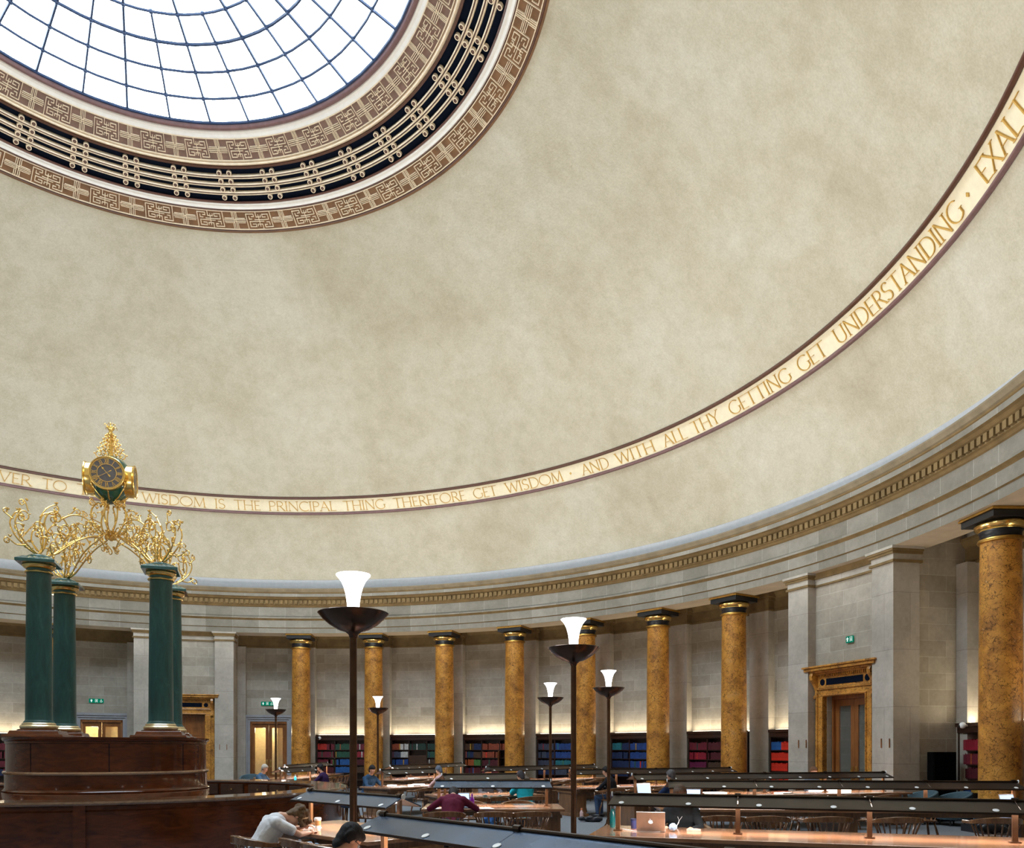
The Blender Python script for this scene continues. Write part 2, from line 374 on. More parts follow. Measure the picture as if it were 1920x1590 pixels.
# stroke alphabet: Roman capitals, strokes (x0,y0,x1,y1,weight) + arcs, unit height
T_=.032; K_=.062
def arc(cx,cy,rx,ry,a0,a1,n=10):
    return [(cx+rx*cos(R(a0+(a1-a0)*i/n)),cy+ry*sin(R(a0+(a1-a0)*i/n))) for i in range(n+1)]
GL={
'A':(.78,[([(.06,0),(.40,1)],T_),([(.38,1),(.72,0)],K_),([(.17,.36),(.60,.36)],T_)],[(.06,0),(.72,0)]),
'C':(.80,[(arc(.48,.5,.42,.5,50,310,16),K_*.8)],[]),
'D':(.82,[([(.12,0),(.12,1)],K_),([(.12,1),(.32,1)]+arc(.32,.5,.44,.5,90,-90,14)+[(.12,0)],K_*.7)],[(.12,0),(.12,1)]),
'E':(.56,[([(.12,0),(.12,1)],K_),([(.12,.98),(.48,.98)],T_),([(.12,.52),(.42,.52)],T_),([(.12,.02),(.52,.02)],T_)],[]),
'F':(.54,[([(.12,0),(.12,1)],K_),([(.12,.98),(.48,.98)],T_),([(.12,.52),(.42,.52)],T_)],[(.12,0)]),
'G':(.86,[(arc(.48,.5,.42,.5,50,320,16)+[(.80,.2),(.80,.45)],K_*.8)],[(.80,.45)]),
'H':(.84,[([(.12,0),(.12,1)],K_),([(.72,0),(.72,1)],K_),([(.12,.52),(.72,.52)],T_)],[(.12,0),(.12,1),(.72,0),(.72,1)]),
'I':(.26,[([(.13,0),(.13,1)],K_)],[(.13,0),(.13,1)]),
'L':(.54,[([(.12,0),(.12,1)],K_),([(.12,.02),(.52,.02)],T_)],[(.12,1)]),
'M':(.96,[([(.10,0),(.17,1)],T_),([(.17,1),(.48,.05)],K_),([(.48,.05),(.79,1)],T_),([(.79,1),(.86,0)],K_)],[(.10,0),(.86,0)]),
'N':(.86,[([(.12,0),(.12,1)],T_),([(.12,1),(.74,0)],K_),([(.74,0),(.74,1)],T_)],[(.12,0),(.74,1)]),
'O':(.98,[(arc(.49,.5,.44,.5,0,360,24),K_*.8)],[]),
'P':(.60,[([(.12,0),(.12,1)],K_),([(.12,1),(.3,1)]+arc(.3,.74,.25,.26,90,-90,10)+[(.12,.48)],K_*.7)],[(.12,0)]),
'R':(.68,[([(.12,0),(.12,1)],K_),([(.12,1),(.3,1)]+arc(.3,.75,.24,.25,90,-90,10)+[(.12,.5)],K_*.7),([(.32,.5),(.66,0)],K_)],[(.12,0),(.66,0)]),
'S':(.56,[(arc(.28,.75,.2,.25,35,235,9)+arc(.27,.25,.22,.25,70,-145,10),K_*.85)],[]),
'T':(.74,[([(.37,0),(.37,1)],K_),([(.04,.98),(.70,.98)],T_)],[(.37,0)]),
'U':(.82,[([(.12,1),(.12,.3)]+arc(.41,.3,.29,.3,180,360,10)+[(.70,1)],K_*.75)],[(.12,1),(.70,1)]),
'V':(.76,[([(.06,1),(.38,0)],K_),([(.38,0),(.70,1)],T_)],[(.06,1),(.70,1)]),
'W':(1.08,[([(.04,1),(.30,0)],K_),([(.30,0),(.54,.95)],T_),([(.54,.95),(.78,0)],K_),([(.78,0),(1.04,1)],T_)],[(.04,1),(1.04,1)]),
'X':(.76,[([(.06,1),(.68,0)],K_),([(.68,1),(.06,0)],T_)],[(.06,1),(.68,0),(.68,1),(.06,0)]),
'Y':(.72,[([(.05,1),(.36,.48)],K_),([(.36,.48),(.67,1)],T_),([(.36,.48),(.36,0)],K_)],[(.36,0),(.05,1),(.67,1)]),
}
def word(mb,txt,aL,aR,h=.36,s0=.155):
    W=sum(GL[c][0] for c in txt); span=aL-aR; x=0
    def P(gx,gy,off): return on(aL-span*gx/W, s0+gy*h, off)
    for c in txt:
        w,strokes,serifs=GL[c]
        for pts,wt in strokes:
            for i in range(len(pts)-1):
                (x0,y0),(x1,y1)=pts[i],pts[i+1]; L=math.hypot(x1-x0,y1-y0)
                if L<1e-6: continue
                nx,ny=-(y1-y0)/L*wt/2,(x1-x0)/L*wt/2; ex,ey=(x1-x0)/L*.012,(y1-y0)/L*.012
                q=[(x0-ex+nx,y0-ey+ny),(x0-ex-nx,y0-ey-ny),(x1+ex-nx,y1+ey-ny),(x1+ex+nx,y1+ey+ny)]
                b=len(mb.v)
                for off in (.0,.035):
                    for gx,gy in q: mb.v.append(P(x+gx,gy,off))
                for f in ((4,5,6,7),(0,1,5,4),(1,2,6,5),(2,3,7,6),(3,0,4,7)): mb.face([b+k for k in f])
        for gx,gy in serifs:
            q=[(gx-.09,gy-.018),(gx+.09,gy-.018),(gx+.09,gy+.018),(gx-.09,gy+.018)]; b=len(mb.v)
            for off in (.0,.034):
                for a,b2 in q: mb.v.append(P(x+a,b2,off))
            for f in ((4,5,6,7),(0,1,5,4),(1,2,6,5),(2,3,7,6),(3,0,4,7)): mb.face([b+k for k in f])
        x+=w
for txt,aL,aR in WORDS:
    mb=MB()
    if txt=='.':
        a=(aL+aR)/2; da=.16
        P=[on(a-da,.335,.03),on(a,.335-.045,.03),on(a+da,.335,.03),on(a,.335+.045,.03)]; mb.v+=P; mb.face((0,1,2,3)); mb.v+=[on(a-da,.335,0),on(a,.29,0),on(a+da,.335,0),on(a,.38,0)]
        for i in range(4): mb.face((i,(i+1)%4,4+(i+1)%4,4+i))
    else: word(mb,txt,aL,aR)
    o=mb.build('inscription_word',M['letter'])
    lab={'.':'small gold diamond stop between words on the dome band, beside %s'}.get(txt)
    if txt=='.': tag(o,'small gold diamond stop on the cream dome band before %s'%('AND' if aL>70 else 'EXALT'),'lettering','gilded inscription around the dome')
    else:
        extra=''
        if txt=='WISDOM': extra=' right beside the clock' if aL>90 else ' after GET'
        if txt=='GET': extra=' before WISDOM' if aL>75 else ' before UNDERSTANDING'
        tag(o,'gold Roman capitals reading %s%s on the cream dome band'%(txt,extra),'lettering','gilded inscription around the dome')

# ---- oculus surround: straight cone from t=1 (outer) to t=0 (glass edge)
def oc(t,off=0): return (6.057+2.506*t-.4435*off, 18.67-1.24*t-.896*off)
def ocp(a,t,off=0):
    r,z=oc(t,off); return (r*cos(R(a)),r*sin(R(a)),z)
def ocring(name,segs,mat,n=216,smooth=False):
    mb=MB(); mb.revolve([oc(t,o) for t,o in segs],n=n); return struct(mb,name,mat,smooth=smooth)
roll=lambda a,b,h,n=6:[(a+(b-a)*i/n,h*sin(PI*i/n)) for i in range(n+1)]
ocring('trim_7',roll(-.005,.055,.07),M['mauvemould'],smooth=True)
ocring('trim_8',[(.05,.0),(.06,.03),(.085,.015),(.105,.03),(.115,.03)],M['white_cove'])
ocring('trim_9',[(.11,.02),(.325,.02)],M['keybrown2'])
ocring('trim_10',[(.315,.02),(.315,.06)]+roll(.318,.362,.07)+[(.362,.02)],M['cream2'])
ocring('trim_11',[(.36,.02),(.365,.06),(.385,.04),(.386,.0)],M['brownmould'])
ocring('trim_12',[(.384,.01),(.384,-.07),(.701,-.07),(.701,.01)],M['dark'])
ocring('trim_13',[(.699,.0),(.70,.03),(.713,.05),(.716,.03)],M['brownmould'])
ocring('trim_14',[(.714,.03),(.725,.05),(.745,.03),(.77,.045),(.778,.02)],M['white_cove'])
ocring('trim_15',[(.775,.015),(1.02,.015),(1.02,-.06)],M['keybrown'])
ocring('trim_16',roll(.985,1.005,.05,4),M['brownmould'])
ocring('trim_17',roll(.778,.789,.05,4),M['brownmould'])
ocring('trim_18',[(1.0,-.05),(1.02,-.1)],M['brownmould'])
# vent grille: ribs and pairs of discs
mb=MB(); P0=92.45
for k in (0,1,2,3,4):
    t=.388+.078*k
    if 0<k<4:
        mb.revolve([oc(t-.0165,-.08),oc(t-.0165,.02),oc(t-.007,.035),oc(t-.005,.02)],n=216)
        mb.revolve([oc(t-.005,.012),oc(t+.005,.012)],n=216,mi=1)
        mb.revolve([oc(t+.005,.02),oc(t+.007,.035),oc(t+.0165,.02),oc(t+.0165,-.08)],n=216)
    if k<4:
        tc=t+.039
        for j in range(36):
            if not (55<(P0+10*j)%360<175 or (P0+10*j)%360<5 or (P0+10*j)%360>300 or True): continue
            for sg in (-1,1):
                a=P0+10*j+sg*1.12; c=Vector(ocp(a,tc,.02)); r0=oc(tc)[0]
                ta=Vector((-sin(R(a)),cos(R(a)),0)); tr=(Vector(ocp(a,tc+.05))-Vector(ocp(a,tc-.05))).normalized(); nn=tr.cross(ta).normalized()
                if nn.z>0: nn=-nn
                for (ra,rb,h0,h,mi) in ((.070,.069,-.05,.02,0),(.069,.045,.02,.022,0),(.045,.043,.022,.01,1),(.043,.0,.01,.01,1),(.016,.0,.02,.02,2)):
                    N=12; b=len(mb.v)
                    for q in range(N):
                        al=2*PI*q/N; d=ta*cos(al)+tr*sin(al)
                        mb.v.append(tuple(c+d*ra+nn*h0)); mb.v.append(tuple(c+d*rb+nn*h)) if rb>0 else None
                    if rb>0:
                        for q in range(N): mb.face((b+2*q,b+2*((q+1)%N),b+2*((q+1)%N)+1,b+2*q+1),mi)
                    else:
                        mb.face(list(range(b,b+N)),mi)
struct(mb,'trim_19',[M['cream2'],M['brownmould'],M['keybrown2']])
# Greek key friezes, light lines in relief on brown; node lattice 16 x 6 per repeat
c0=11.1
def rel(P): return [(c0+x,3+y) for x,y in P]
def rot(P): return [(-x,-y) for x,y in P]
HALF=[[(-4.0,-3),(-4.0,2.35),(-1.55,2.35),(-1.55,1.45),(-2.3,1.45)],[(-2.3,.55),(-3.15,.55),(-3.15,1.5)],[(-3.15,-.3),(-3.15,-2.15),(-1.3,-2.15),(-1.3,-1.2)],[(-3.15,-.3),(-1.4,-.3)],[(-.75,2.9),(-.75,1.25),(.75,1.25),(.75,1.9)],[(-2.3,-1.2),(-1.3,-1.2)]]
SQ=[[(3.0,0),(3.0,6)],[(3.55,0),(3.55,6)],[(-.1,3.27),(6.6,3.27)],[(-.1,2.73),(6.6,2.73)],
    [(3.0,3.75),(.1,3.75)],[(3.55,3.75),(6.4,3.75)],[(3.0,2.25),(.1,2.25)],[(3.55,2.25),(6.4,2.25)],
    [(2.55,4.1),(2.55,6)],[(2.55,0),(2.55,1.9)],[(4.0,4.1),(4.0,6)],[(4.0,0),(4.0,1.9)]]
KEY=SQ+[rel(p) for h in HALF for p in (h,rot(h))]+[rel([(0,-2),(0,2)]),rel([(-1.4,-.3),(1.4,.3)][:1]+[(1.4,-.3)]) ,rel([(-1.4,.3),(1.4,.3)])]
def keyring(name,t0,t1,phase,mats,full,lw=.27):
    mb=MB(); per=10/15.6
    def P(x,y,off): return ocp(phase-(x-3.27)*per, t1-(t1-t0)*y/6.0, off)
    def line(p,q):
        (x0,y0),(x1,y1)=p,q; h=lw/2; dx,dy=(x1-x0),(y1-y0); L=math.hypot(dx,dy); dx/=L;dy/=L
        c=[(x0-dx*h-dy*h,y0-dy*h+dx*h),(x0-dx*h+dy*h,y0-dy*h-dx*h),(x1+dx*h+dy*h,y1+dy*h-dx*h),(x1+dx*h-dy*h,y1+dy*h+dx*h)]
        c=[(a,min(6.15,max(-.15,b))) for a,b in c]; b=len(mb.v)
        for off in (.015,.045):
            for a,bb in c: mb.v.append(P(a,bb,off))
        for f in ((4,5,6,7),(0,1,5,4),(1,2,6,5),(2,3,7,6),(3,0,4,7)): mb.face([b+k for k in f])
    for j in range(36):
        base=j*15.6
        for poly in KEY:
            for i in range(len(poly)-1): line((poly[i][0]+base,poly[i][1]),(poly[i+1][0]+base,poly[i+1][1]))
    w=(t1-t0)*.022
    for tt in (t0-w*1.4,t1+w*1.4):
        mb.revolve([oc(tt-w,.015),oc(tt-w,.045),oc(tt+w,.045),oc(tt+w,.015)],n=216)
    return struct(mb,name,mats)
keyring('trim_20',.125,.305,P0,M['cream2'],True,.19)
keyring('trim_21',.80,.972,P0,M['cream2'],True,.19)
# ---- skylight
def glz(r): return 19.47-.0218*r*r
mb=MB(); BP=92.83
sk=thing('window_1',None,None); tag(sk,kind='structure')
radii=[6.03,5.42,4.78,4.13,3.46,2.75,2.0,1.2,.5]
for k in range(36):
    a=R(BP+10*k); r0=.5 if k%4==0 else (2.0 if k%2==0 else 3.46)
    pts=[(r*cos(a),r*sin(a),glz(r)) for r in [r0+(6.03-r0)*i/8 for i in range(9)]]
    mb.tube(pts,.036 if k%2==0 else .032,5)
for i,r in enumerate(radii):
    pts=[(r*cos(R(6*k)),r*sin(R(6*k)),glz(r)) for k in range(61)]; mb.tube(pts,.038 if i in (0,3) else .030,5)
for r in radii[1:5]:
    for k in range(36): mb.ball((r*cos(R(BP+10*k)),r*sin(R(BP+10*k)),glz(r)),.06,6)
mb.build('glazing_bars',M['ironblue'],sk)
t=NT('skylight_glass'); tr=t.t.nodes.new('ShaderNodeBsdfTransparent'); tr.inputs[0].default_value=(.96,.985,1,1)
gl=t.t.nodes.new('ShaderNodeBsdfGlossy'); gl.inputs['Roughness'].default_value=.1; mx=t.t.nodes.new('ShaderNodeMixShader'); mx.inputs[0].default_value=.04
t.l(tr.outputs[0],mx.inputs[1]); t.l(gl.outputs[0],mx.inputs[2]); t.l(mx.outputs[0],t.out.inputs[0]); M['glass']=t.mat
mb=MB(); mb.revolve([(6.06,glz(6.06)+.01)]+[(r,glz(r)+.03) for r in (5,4,3,2,1,.02)],n=72); mb.build('glass_panes',M['glass'],sk,smooth=True)

# ---- door bays (solid block projecting to the column line) and pilasters
def bay(ax,nm):
    mb=MB()
    for sg in (-1,1):
        # pier: front face, then the return running back to the wall
        a_in,a_out=ax+sg*3.85,ax+sg*6.3; lo,hi=min(a_in,a_out),max(a_in,a_out)
        mb.arcbox(17.05,17.75,lo,hi,0,6.10,1,n=6)
        b_in,b_out=ax+sg*3.85,ax+sg*6.12; lo2,hi2=min(b_in,b_out),max(b_in,b_out)
        mb.arcbox(17.75,19.2,lo2,hi2,0,7.0,0,n=6)
        for (dz0,dz1,g,mm) in ((6.10,6.16,.05,2),(6.16,6.30,.015,1),(6.30,6.36,.06,2),(6.36,6.41,.09,2),(6.41,6.47,.11,1)):
            ga=g/17*57.3; mb.arcbox(17.05-g,17.80,lo-ga,hi+ga,dz0,dz1,mm,n=6)
        # respond pilaster on the back wall in the corner
        c_in,c_out=ax+sg*6.0,ax+sg*7.15; lo3,hi3=min(c_in,c_out),max(c_in,c_out)
        mb.arcbox(18.8,19.15,lo3,hi3,0,6.12,1,n=3)
    w0,w1=ax-3.9,ax+3.9
    if True:  # bay wall with the door opening left clear
        da=2.5
        mb.arcbox(17.32,17.62,w0,ax-da,0,6.25,0,n=4); mb.arcbox(17.32,17.62,ax+da,w1,0,6.25,0,n=4); mb.arcbox(17.32,17.62,ax-da,ax+da,3.12,6.25,0,n=8)
        mb.arcbox(17.26,17.7,w0,w1,6.10,6.15,2,n=8); mb.arcbox(17.28,17.7,w0,w1,6.15,6.3,1,n=8); mb.arcbox(17.22,17.7,w0,w1,6.3,6.47,2,n=8)
    o=mb.build(nm,[M['stone'],M['stone_plain'],M['stone_brown']],cyluv=True); return tag(o,kind='structure')
bay(AX,'wall_right_doorbay'); bay(AX+90,'wall_far_doorbay')
mb=MB()
for i in range(-4,12):
    a=AX+75-10*i
    if i in (-2,-1,7,8): continue
    mb.arcbox(18.8,19.15,a-1.13,a+1.13,0,6.12,1,n=4)
    for z0,z1,g,mm in ((6.10,6.17,.05,2),(6.17,6.42,.02,2),(6.42,6.52,.07,2),(6.52,6.66,.14,2)):
        mb.arcbox(18.8-g,19.15,a-1.13-g*3,a+1.13+g*3,z0,z1,mm,n=4)
tag(mb.build('wall_pilasters',[M['stone'],M['stone_plain'],M['stone_brown']],cyluv=True),kind='structure')
# ceiling beams between columns and wall
mb=MB()
for i in range(-4,12):
    a=AX+75-10*i
    if i in (-2,-1,7,8): continue
    mb.arcbox(17.9,19.1,a-1.2,a+1.2,6.66,7.0,0,n=2)
tag(mb.build('trim_22',M['soffit'],cyluv=True),kind='structure')

# ---- columns
def lathe_col(base=(0,0)):
    return None
ORD=['rightmost near','second from right','far right']
def make_column():
    t=thing('marble_column','x','column',(0,0,0))
    mb=MB(); mb.box((0,0,.07),(1.0,1.0,.14)); mb.lathe([(.47,.14),(.50,.17),(.50,.22),(.46,.26),(.43,.29),(.43,.31)],32); mb.build('base',M['black'],t,smooth='auto')
    mb=MB(); pr=[]
    for k in range(13):
        f=k/12; pr.append((.395-.032*f**1.8,.31+f*(5.86-.31)))
    mb.lathe(pr,40,cap=False); mb.build('shaft',M['scag'],t,smooth=True)
    mb=MB(); mb.lathe([(.363,5.86),(.405,5.87),(.415,5.90),(.405,5.93),(.37,5.94)],36); mb.build('necking_ring',M['gold_dull'],t,smooth='auto')
    mb=MB(); mb.lathe([(.365,5.94),(.362,5.99),(.37,6.06),(.395,6.09)],36); mb.build('neck',M['black'],t,smooth=True)
    mb=MB(); mb.lathe([(.385,6.085),(.40,6.10),(.40,6.115),(.43,6.13),(.462,6.17),(.47,6.215),(.45,6.25),(.42,6.27)],36); mb.build('echinus',M['gold'],t,smooth='auto')
    mb=MB(); mb.box((0,0,6.335),(1.0,1.0,.13)); bevel(mb.build('abacus',M['black'],t),.008)
    mb=MB(); mb.box((0,0,6.42),(1.08,1.08,.04)); mb.box((0,0,6.452),(1.05,1.05,.024)); bevel(mb.build('abacus_fillet',M['gold_dull'],t),.008)
    return t
col0=make_column()
CLAB={-4:'speckled amber marble column hidden furthest left behind the green clock columns',
-3:'amber marble column showing as a sliver between the two left green clock columns',
0:'amber marble column just right of the far oak glazed doors',1:'amber marble column behind the tall torch lamp at centre left, second from the far doors',
2:'third amber marble column from the far oak doors, brown shaft behind the hood lamps',3:'fourth amber marble column from the far doors, left of the small torch lamp',
4:'amber marble column directly behind the second largest torch lamp',5:'amber marble column with navy books on its left, sixth of the row',
6:'amber marble column nearest the stone pier, last of the row of seven',9:'largest amber marble column at the right edge, with black and gold capital',
10:'amber marble column beyond the right edge of the view',11:'amber marble column well beyond the right edge of the view'}
first=True
for i in (-4,-3,0,1,2,3,4,5,6,9,10,11):
    a=AX+75-10*i; L=(17.62*cos(R(a)),17.62*sin(R(a)),0)
    if first: col0.location=L; col0.rotation_euler=(0,0,R(a)); col0['label']=CLAB[i]; col0['group']='marble columns round the reading room'; first=False
    else: dup(col0,L,R(a),CLAB[i])

# ---- marble doorcases with consoles, on the two door bays
def doorcase(ax,label,glazed):
    t=thing('marble_doorcase',label,'doorcase',(17.32*cos(R(ax)),17.32*sin(R(ax)),0),R(ax)+PI/2,'marble doorcases on the axes')
    # local: x along the wall, -y... y<0 towards the wall; room side is +y
    t.rotation_euler=(0,0,R(ax)+PI/2)
    mb=MB()
    for sg in (-1,1):
        mb.box((sg*.86,.07,1.55),(.20,.14,3.10)); mb.box((sg*1.04,.045,1.8),(.18,.09,3.6)); mb.box((sg*.965,.09,1.6),(.035,.18,3.2)); mb.box((sg*.775,.09,1.55),(.03,.17,3.1))
    mb.box((0,.07,3.2),(1.92,.14,.20)); mb.box((0,.09,3.13),(1.6,.17,.03)); mb.box((0,.09,3.305),(1.96,.18,.035))
    bevel(mb.build('architrave',M['scag'],t),.012)
    mb=MB(); mb.box((0,.06,3.49),(2.0,.12,.36)); mb.box((0,.1,3.34),(1.9,.16,.03)); bevel(mb.build('frieze',M['scag'],t),.01)
    mb=MB(); mb.box((0,.125,3.49),(1.30,.012,.17)); 
    for sg in (-1,1):
        mb.lathe([(.085,0),(.085,.012)],16,M=Matrix.Translation((sg*.80,.119,3.49))@Matrix.Rotation(-PI/2,4,'X'))
    mb.build('vent_opening',M['dark'],t)
    mb=MB()
    for k in range(27): mb.box((-.88+.0677*k,.14,3.66),(.036,.06,.08))
    mb.box((0,.10,3.72),(2.1,.2,.05)); mb.box((0,.13,3.765),(2.3,.30,.05)); mb.box((0,.17,3.83),(2.52,.38,.08)); mb.box((0,.19,3.895),(2.62,.42,.05))
    bevel(mb.build('cornice',M['scag'],t),.012)
    for sg in (-1,1):
        mb=MB(); prof=[(0,3.74),(.30,3.74),(.33,3.66),(.31,3.56),(.24,3.47),(.17,3.36),(.13,3.25),(.14,3.17),(.19,3.12),(.19,3.06),(.12,3.03),(.04,3.06),(0,3.1)]
        mb.prism([(y,z) for y,z in prof],-.055,.055,M=Matrix.Translation((sg*1.03,0,0))@Matrix(((0,0,1,0),(1,0,0,0),(0,1,0,0),(0,0,0,1))))
        bevel(mb.build('console',M['scag'],t),.01)
    return t
doorcase(AX,'veined amber marble doorcase with scroll brackets around the right-hand oak doors',True)
doorcase(AX+90,'amber marble doorcase half hidden behind the right green clock columns',False)
def door(name,ax,rad,w,h,glazed=True,jamb=.0,lit=True):
    t=thing(name,None,None,(rad*cos(R(ax)),rad*sin(R(ax)),0),R(ax)+PI/2); tag(t,kind='structure')
    fr=MB()
    for sg in (-1,1): fr.box((sg*(w/2-.03),.0,h/2),(.06,.2,h))
    fr.box((0,0,h-.05),(w,.2,.10)); fr.build('door_frame',M['door'],t)
    lw=w/2-.065; 
    for sg in (-1,1):
        cx=sg*(lw/2+.003)
        mb=MB(); H=h-.1
        if glazed:
            st=.13
            mb.box((cx-lw/2+st/2,0,H/2),(st,.05,H)); mb.box((cx+lw/2-st/2,0,H/2),(st,.05,H)); mb.box((cx,0,H-.09),(lw-2*st,.05,.18)); mb.box((cx,0,.30),(lw-2*st,.05,.60))
        else:
            mb.box((cx,0,H/2),(lw,.05,H))
            for k in range(3): mb.box((cx,.03,H-.42-k*.30),(lw*.62,.02,.10))
        leaf=mb.build('door_leaf',M['door'],t)
        if glazed:
            g=MB(); g.box((cx,0,.6+(H-.78)/2),(lw-2*st,.012,H-.78)); g.build('door_glass',M['doorglass'],leaf)
        p=MB(); p.box((sg*.075,.035,1.08),(.07,.012,.34)); p.tube([(sg*.075,.05,1.0),(sg*.075,.085,1.02),(sg*.075,.085,1.16),(sg*.075,.05,1.18)],.01,6); p.build('door_handle',M['brass'],leaf)
    return t
t=NT('door_glazing'); b=t.bsdf((.5,.5,.45),.05); tr=t.t.nodes.new('ShaderNodeBsdfTransparent'); tr.inputs[0].default_value=(.93,.93,.9,1)
mx=t.t.nodes.new('ShaderNodeMixShader'); mx.inputs[0].default_value=.12; t.l(tr.outputs[0],mx.inputs[1]); t.l(b.outputs[0],mx.inputs[2]); t.l(mx.outputs[0],t.out.inputs[0]); M['doorglass']=t.mat
door('door_1',AX,17.55,1.48,3.12); door('door_2',AX+90,17.55,1.48,3.12,glazed=False)
# corridor behind the right-hand glazed door
mb=MB()
mb.arcbox(18.55,18.6,AX-3.5,AX+3.5,0,3.4,0,n=4)
tag(mb.build('wall_corridor',M['stone'],cyluv=True),kind='structure')
# plain oak doors in grey stone frames on the back wall
for nm,a in (('door_3',AX+80),('door_4',AX+100)):
    door(nm,a,19.04,1.56,2.9)
    mb=MB(); MM=Matrix.Translation((19.08*cos(R(a)),19.08*sin(R(a)),0))@Matrix.Rotation(R(a)+PI/2,4,'Z')
    for k,(w,d,o_) in enumerate(((.09,.16,0),(.09,.20,.09),(.10,.24,.18))):
        x=.78+o_+w/2
        for sg in (-1,1): mb.box((sg*x,d/2,1.45+o_/2),(w,d,2.9+o_),M=MM)
        mb.box((0,d/2,2.9+o_+w/2),(2*(x+w/2),d,w),M=MM)
    tag(mb.build('trim_2%d'%(3 if nm=='door_3' else 4),M['stone_grey']),kind='structure')
# exit signs
def exit_sign(label,ax,rad,z,w,h,third):
    t=thing('exit_sign',label,'sign',(rad*cos(R(ax)),rad*sin(R(ax)),z),R(ax)+PI/2,'green exit signs')
    mb=MB(); mb.box((0,.02,0),(w,.03,h)); bevel(mb.build('sign_panel',M['signgreen'],t),.004)
    n=3 if third else 2; MBS=[MB() for _ in range(n)]; y=.038; s=h*.36
    # seen from the room local -x is to the left of the viewer when facing the wall
    xs=[(-1+2*(k+.5)/n)*w/2 for k in range(n)]; xs=[-x for x in xs]
    def poly(pts,cx):
        mb=MBS[xs.index(cx)]; b=len(mb.v); mb.v+=[(cx-px*s,y,pz*s) for px,pz in pts]; mb.face(range(b,b+len(pts)))
    poly([(0,1),(-.8,.1),(-.35,.1),(-.35,-.9),(.35,-.9),(.35,.1),(.8,.1)],xs[0])
    for q in ([(-.75,-1),(-.75,1),(-.55,1),(-.55,-1)],[(.55,-1),(.55,1),(.75,1),(.75,-1)],[(-.75,.85),(-.75,1),(.75,1),(.75,.85)],
              [(-.15,.5),(.1,.72),(.3,.5),(.1,.3)],[(-.3,.2),(.3,.25),(.15,-.3),(-.15,-.3)],[(-.15,-.2),(.02,-.3),(-.3,-.95),(-.45,-.85)],[(0,-.25),(.2,-.2),(.42,-.8),(.25,-.9)],[(-.45,.0),(-.25,.2),(-.2,.05)]):
        poly(q,xs[1])
    if third:
        for k in range(14):
            a0,a1=R(120+k*18),R(120+(k+1)*18)
            if k<13: poly([(-.1+.7*cos(a0),-.3+.7*sin(a0)),(-.1+.7*cos(a1),-.3+.7*sin(a1)),(-.1+.5*cos(a1),-.3+.5*sin(a1)),(-.1+.5*cos(a0),-.3+.5*sin(a0))],xs[2])
        poly([(-.2,1.0),(.1,1.0),(.1,.7),(-.2,.7)],xs[2]); poly([(-.2,.6),(.02,.6),(.2,-.1),(-.05,-.1)],xs[2]); poly([(.0,.1),(.45,.1),(.7,-.7),(.5,-.75),(.3,-.1),(.0,-.1)],xs[2])
    for q_ in MBS: q_.build('pictogram',M['signwhite'],t)
exit_sign('small green exit sign above the right-hand marble doorcase',AX-.35,17.30,4.53,.25,.17,False)
exit_sign('long green exit sign above the far doors left of the right green clock columns',AX+100.6,19.08,3.68,.54,.17,True)
exit_sign('long green exit sign above the far oak doors, partly behind a torch lamp',AX+80.2,19.08,3.68,.54,.17,True)
# ------------------------------------------------------------------ CENTRAL KIOSK, CLOCK, COUNTER
KX,KY=-.04,-.11; KR=R(AX)
t=thing('round_kiosk','tall round dark mahogany kiosk under the green clock columns','kiosk',(KX,KY,0),KR)
def lathe_part(prof,name,mat,par,n=96,smooth='auto'):
    mb=MB(); mb.lathe(prof,n); return mb.build(name,mat,par,smooth=smooth)
lathe_part([(1.80,0),(1.80,.90),(1.785,.92),(1.79,.95),(1.76,.975),(1.75,1.0),(1.75,1.25)],'lower_drum',M['mahog'],t)
lathe_part([(1.75,1.245),(1.775,1.25),(1.785,1.275),(1.775,1.30),(1.74,1.305)],'middle_rail',M['rail'],t)
lathe_part([(1.73,1.30),(1.73,1.80)],'upper_drum',M['mahog'],t)
lathe_part([(1.73,1.79),(1.745,1.80),(1.745,1.835),(1.775,1.845),(1.79,1.87),(1.79,1.905),(.05,1.91)],'cornice',M['mahog'],t)
for k in range(8):
    mb=MB(); mb.box((1.729,0,1.55),(.008,.012,.5),M=Matrix.Rotation(R(45*k+8),4,'Z')); mb.build('panel_joint',M['dark'],t)
# four columns
t0=thing('green_column','x','column',(0,0,0),0,'green columns carrying the clock')
mb=MB(); mb.box((0,0,1.93),(.95,.95,.045),taper=.97); mb.box((0,0,1.985),(.80,.80,.07),taper=.92); mb.lathe([(.34,2.02),(.34,2.045),(.29,2.055)],32); bevel(mb.build('plinth',M['mahog'],t0),.006)
lathe_part([(.27,2.05),(.295,2.065),(.30,2.095),(.285,2.12),(.262,2.13),(.268,2.145),(.255,2.16),(.24,2.165)],'base',M['palegold'],t0,36)
mb=MB(); mb.lathe([(.245,2.16),(.243,2.18),(.222,2.20)]+[(.215-.022*(k/10)**1.5,2.22+k/10*(4.80-2.22)) for k in range(11)],36,cap=False); mb.build('shaft',M['green'],t0,smooth=True)
lathe_part([(.195,4.79),(.225,4.795),(.232,4.81),(.225,4.825),(.195,4.83)],'necking_ring',M['gold'],t0,32)
lathe_part([(.198,4.83),(.2,4.88)],'neck',M['green'],t0,32)
lathe_part([(.205,4.87),(.225,4.88),(.25,4.90),(.265,4.925),(.26,4.945),(.24,4.955)],'echinus',M['gold'],t0,32)
mb=MB(); mb.box((0,0,4.98),(.62,.62,.055)); mb.box((0,0,5.035),(.60,.60,.055),taper=.72); mb.lathe([(.20,5.06),(.20,5.09),(.15,5.12),(.05,5.125)],24); bevel(mb.build('abacus',M['green_cap'],t0),.006)
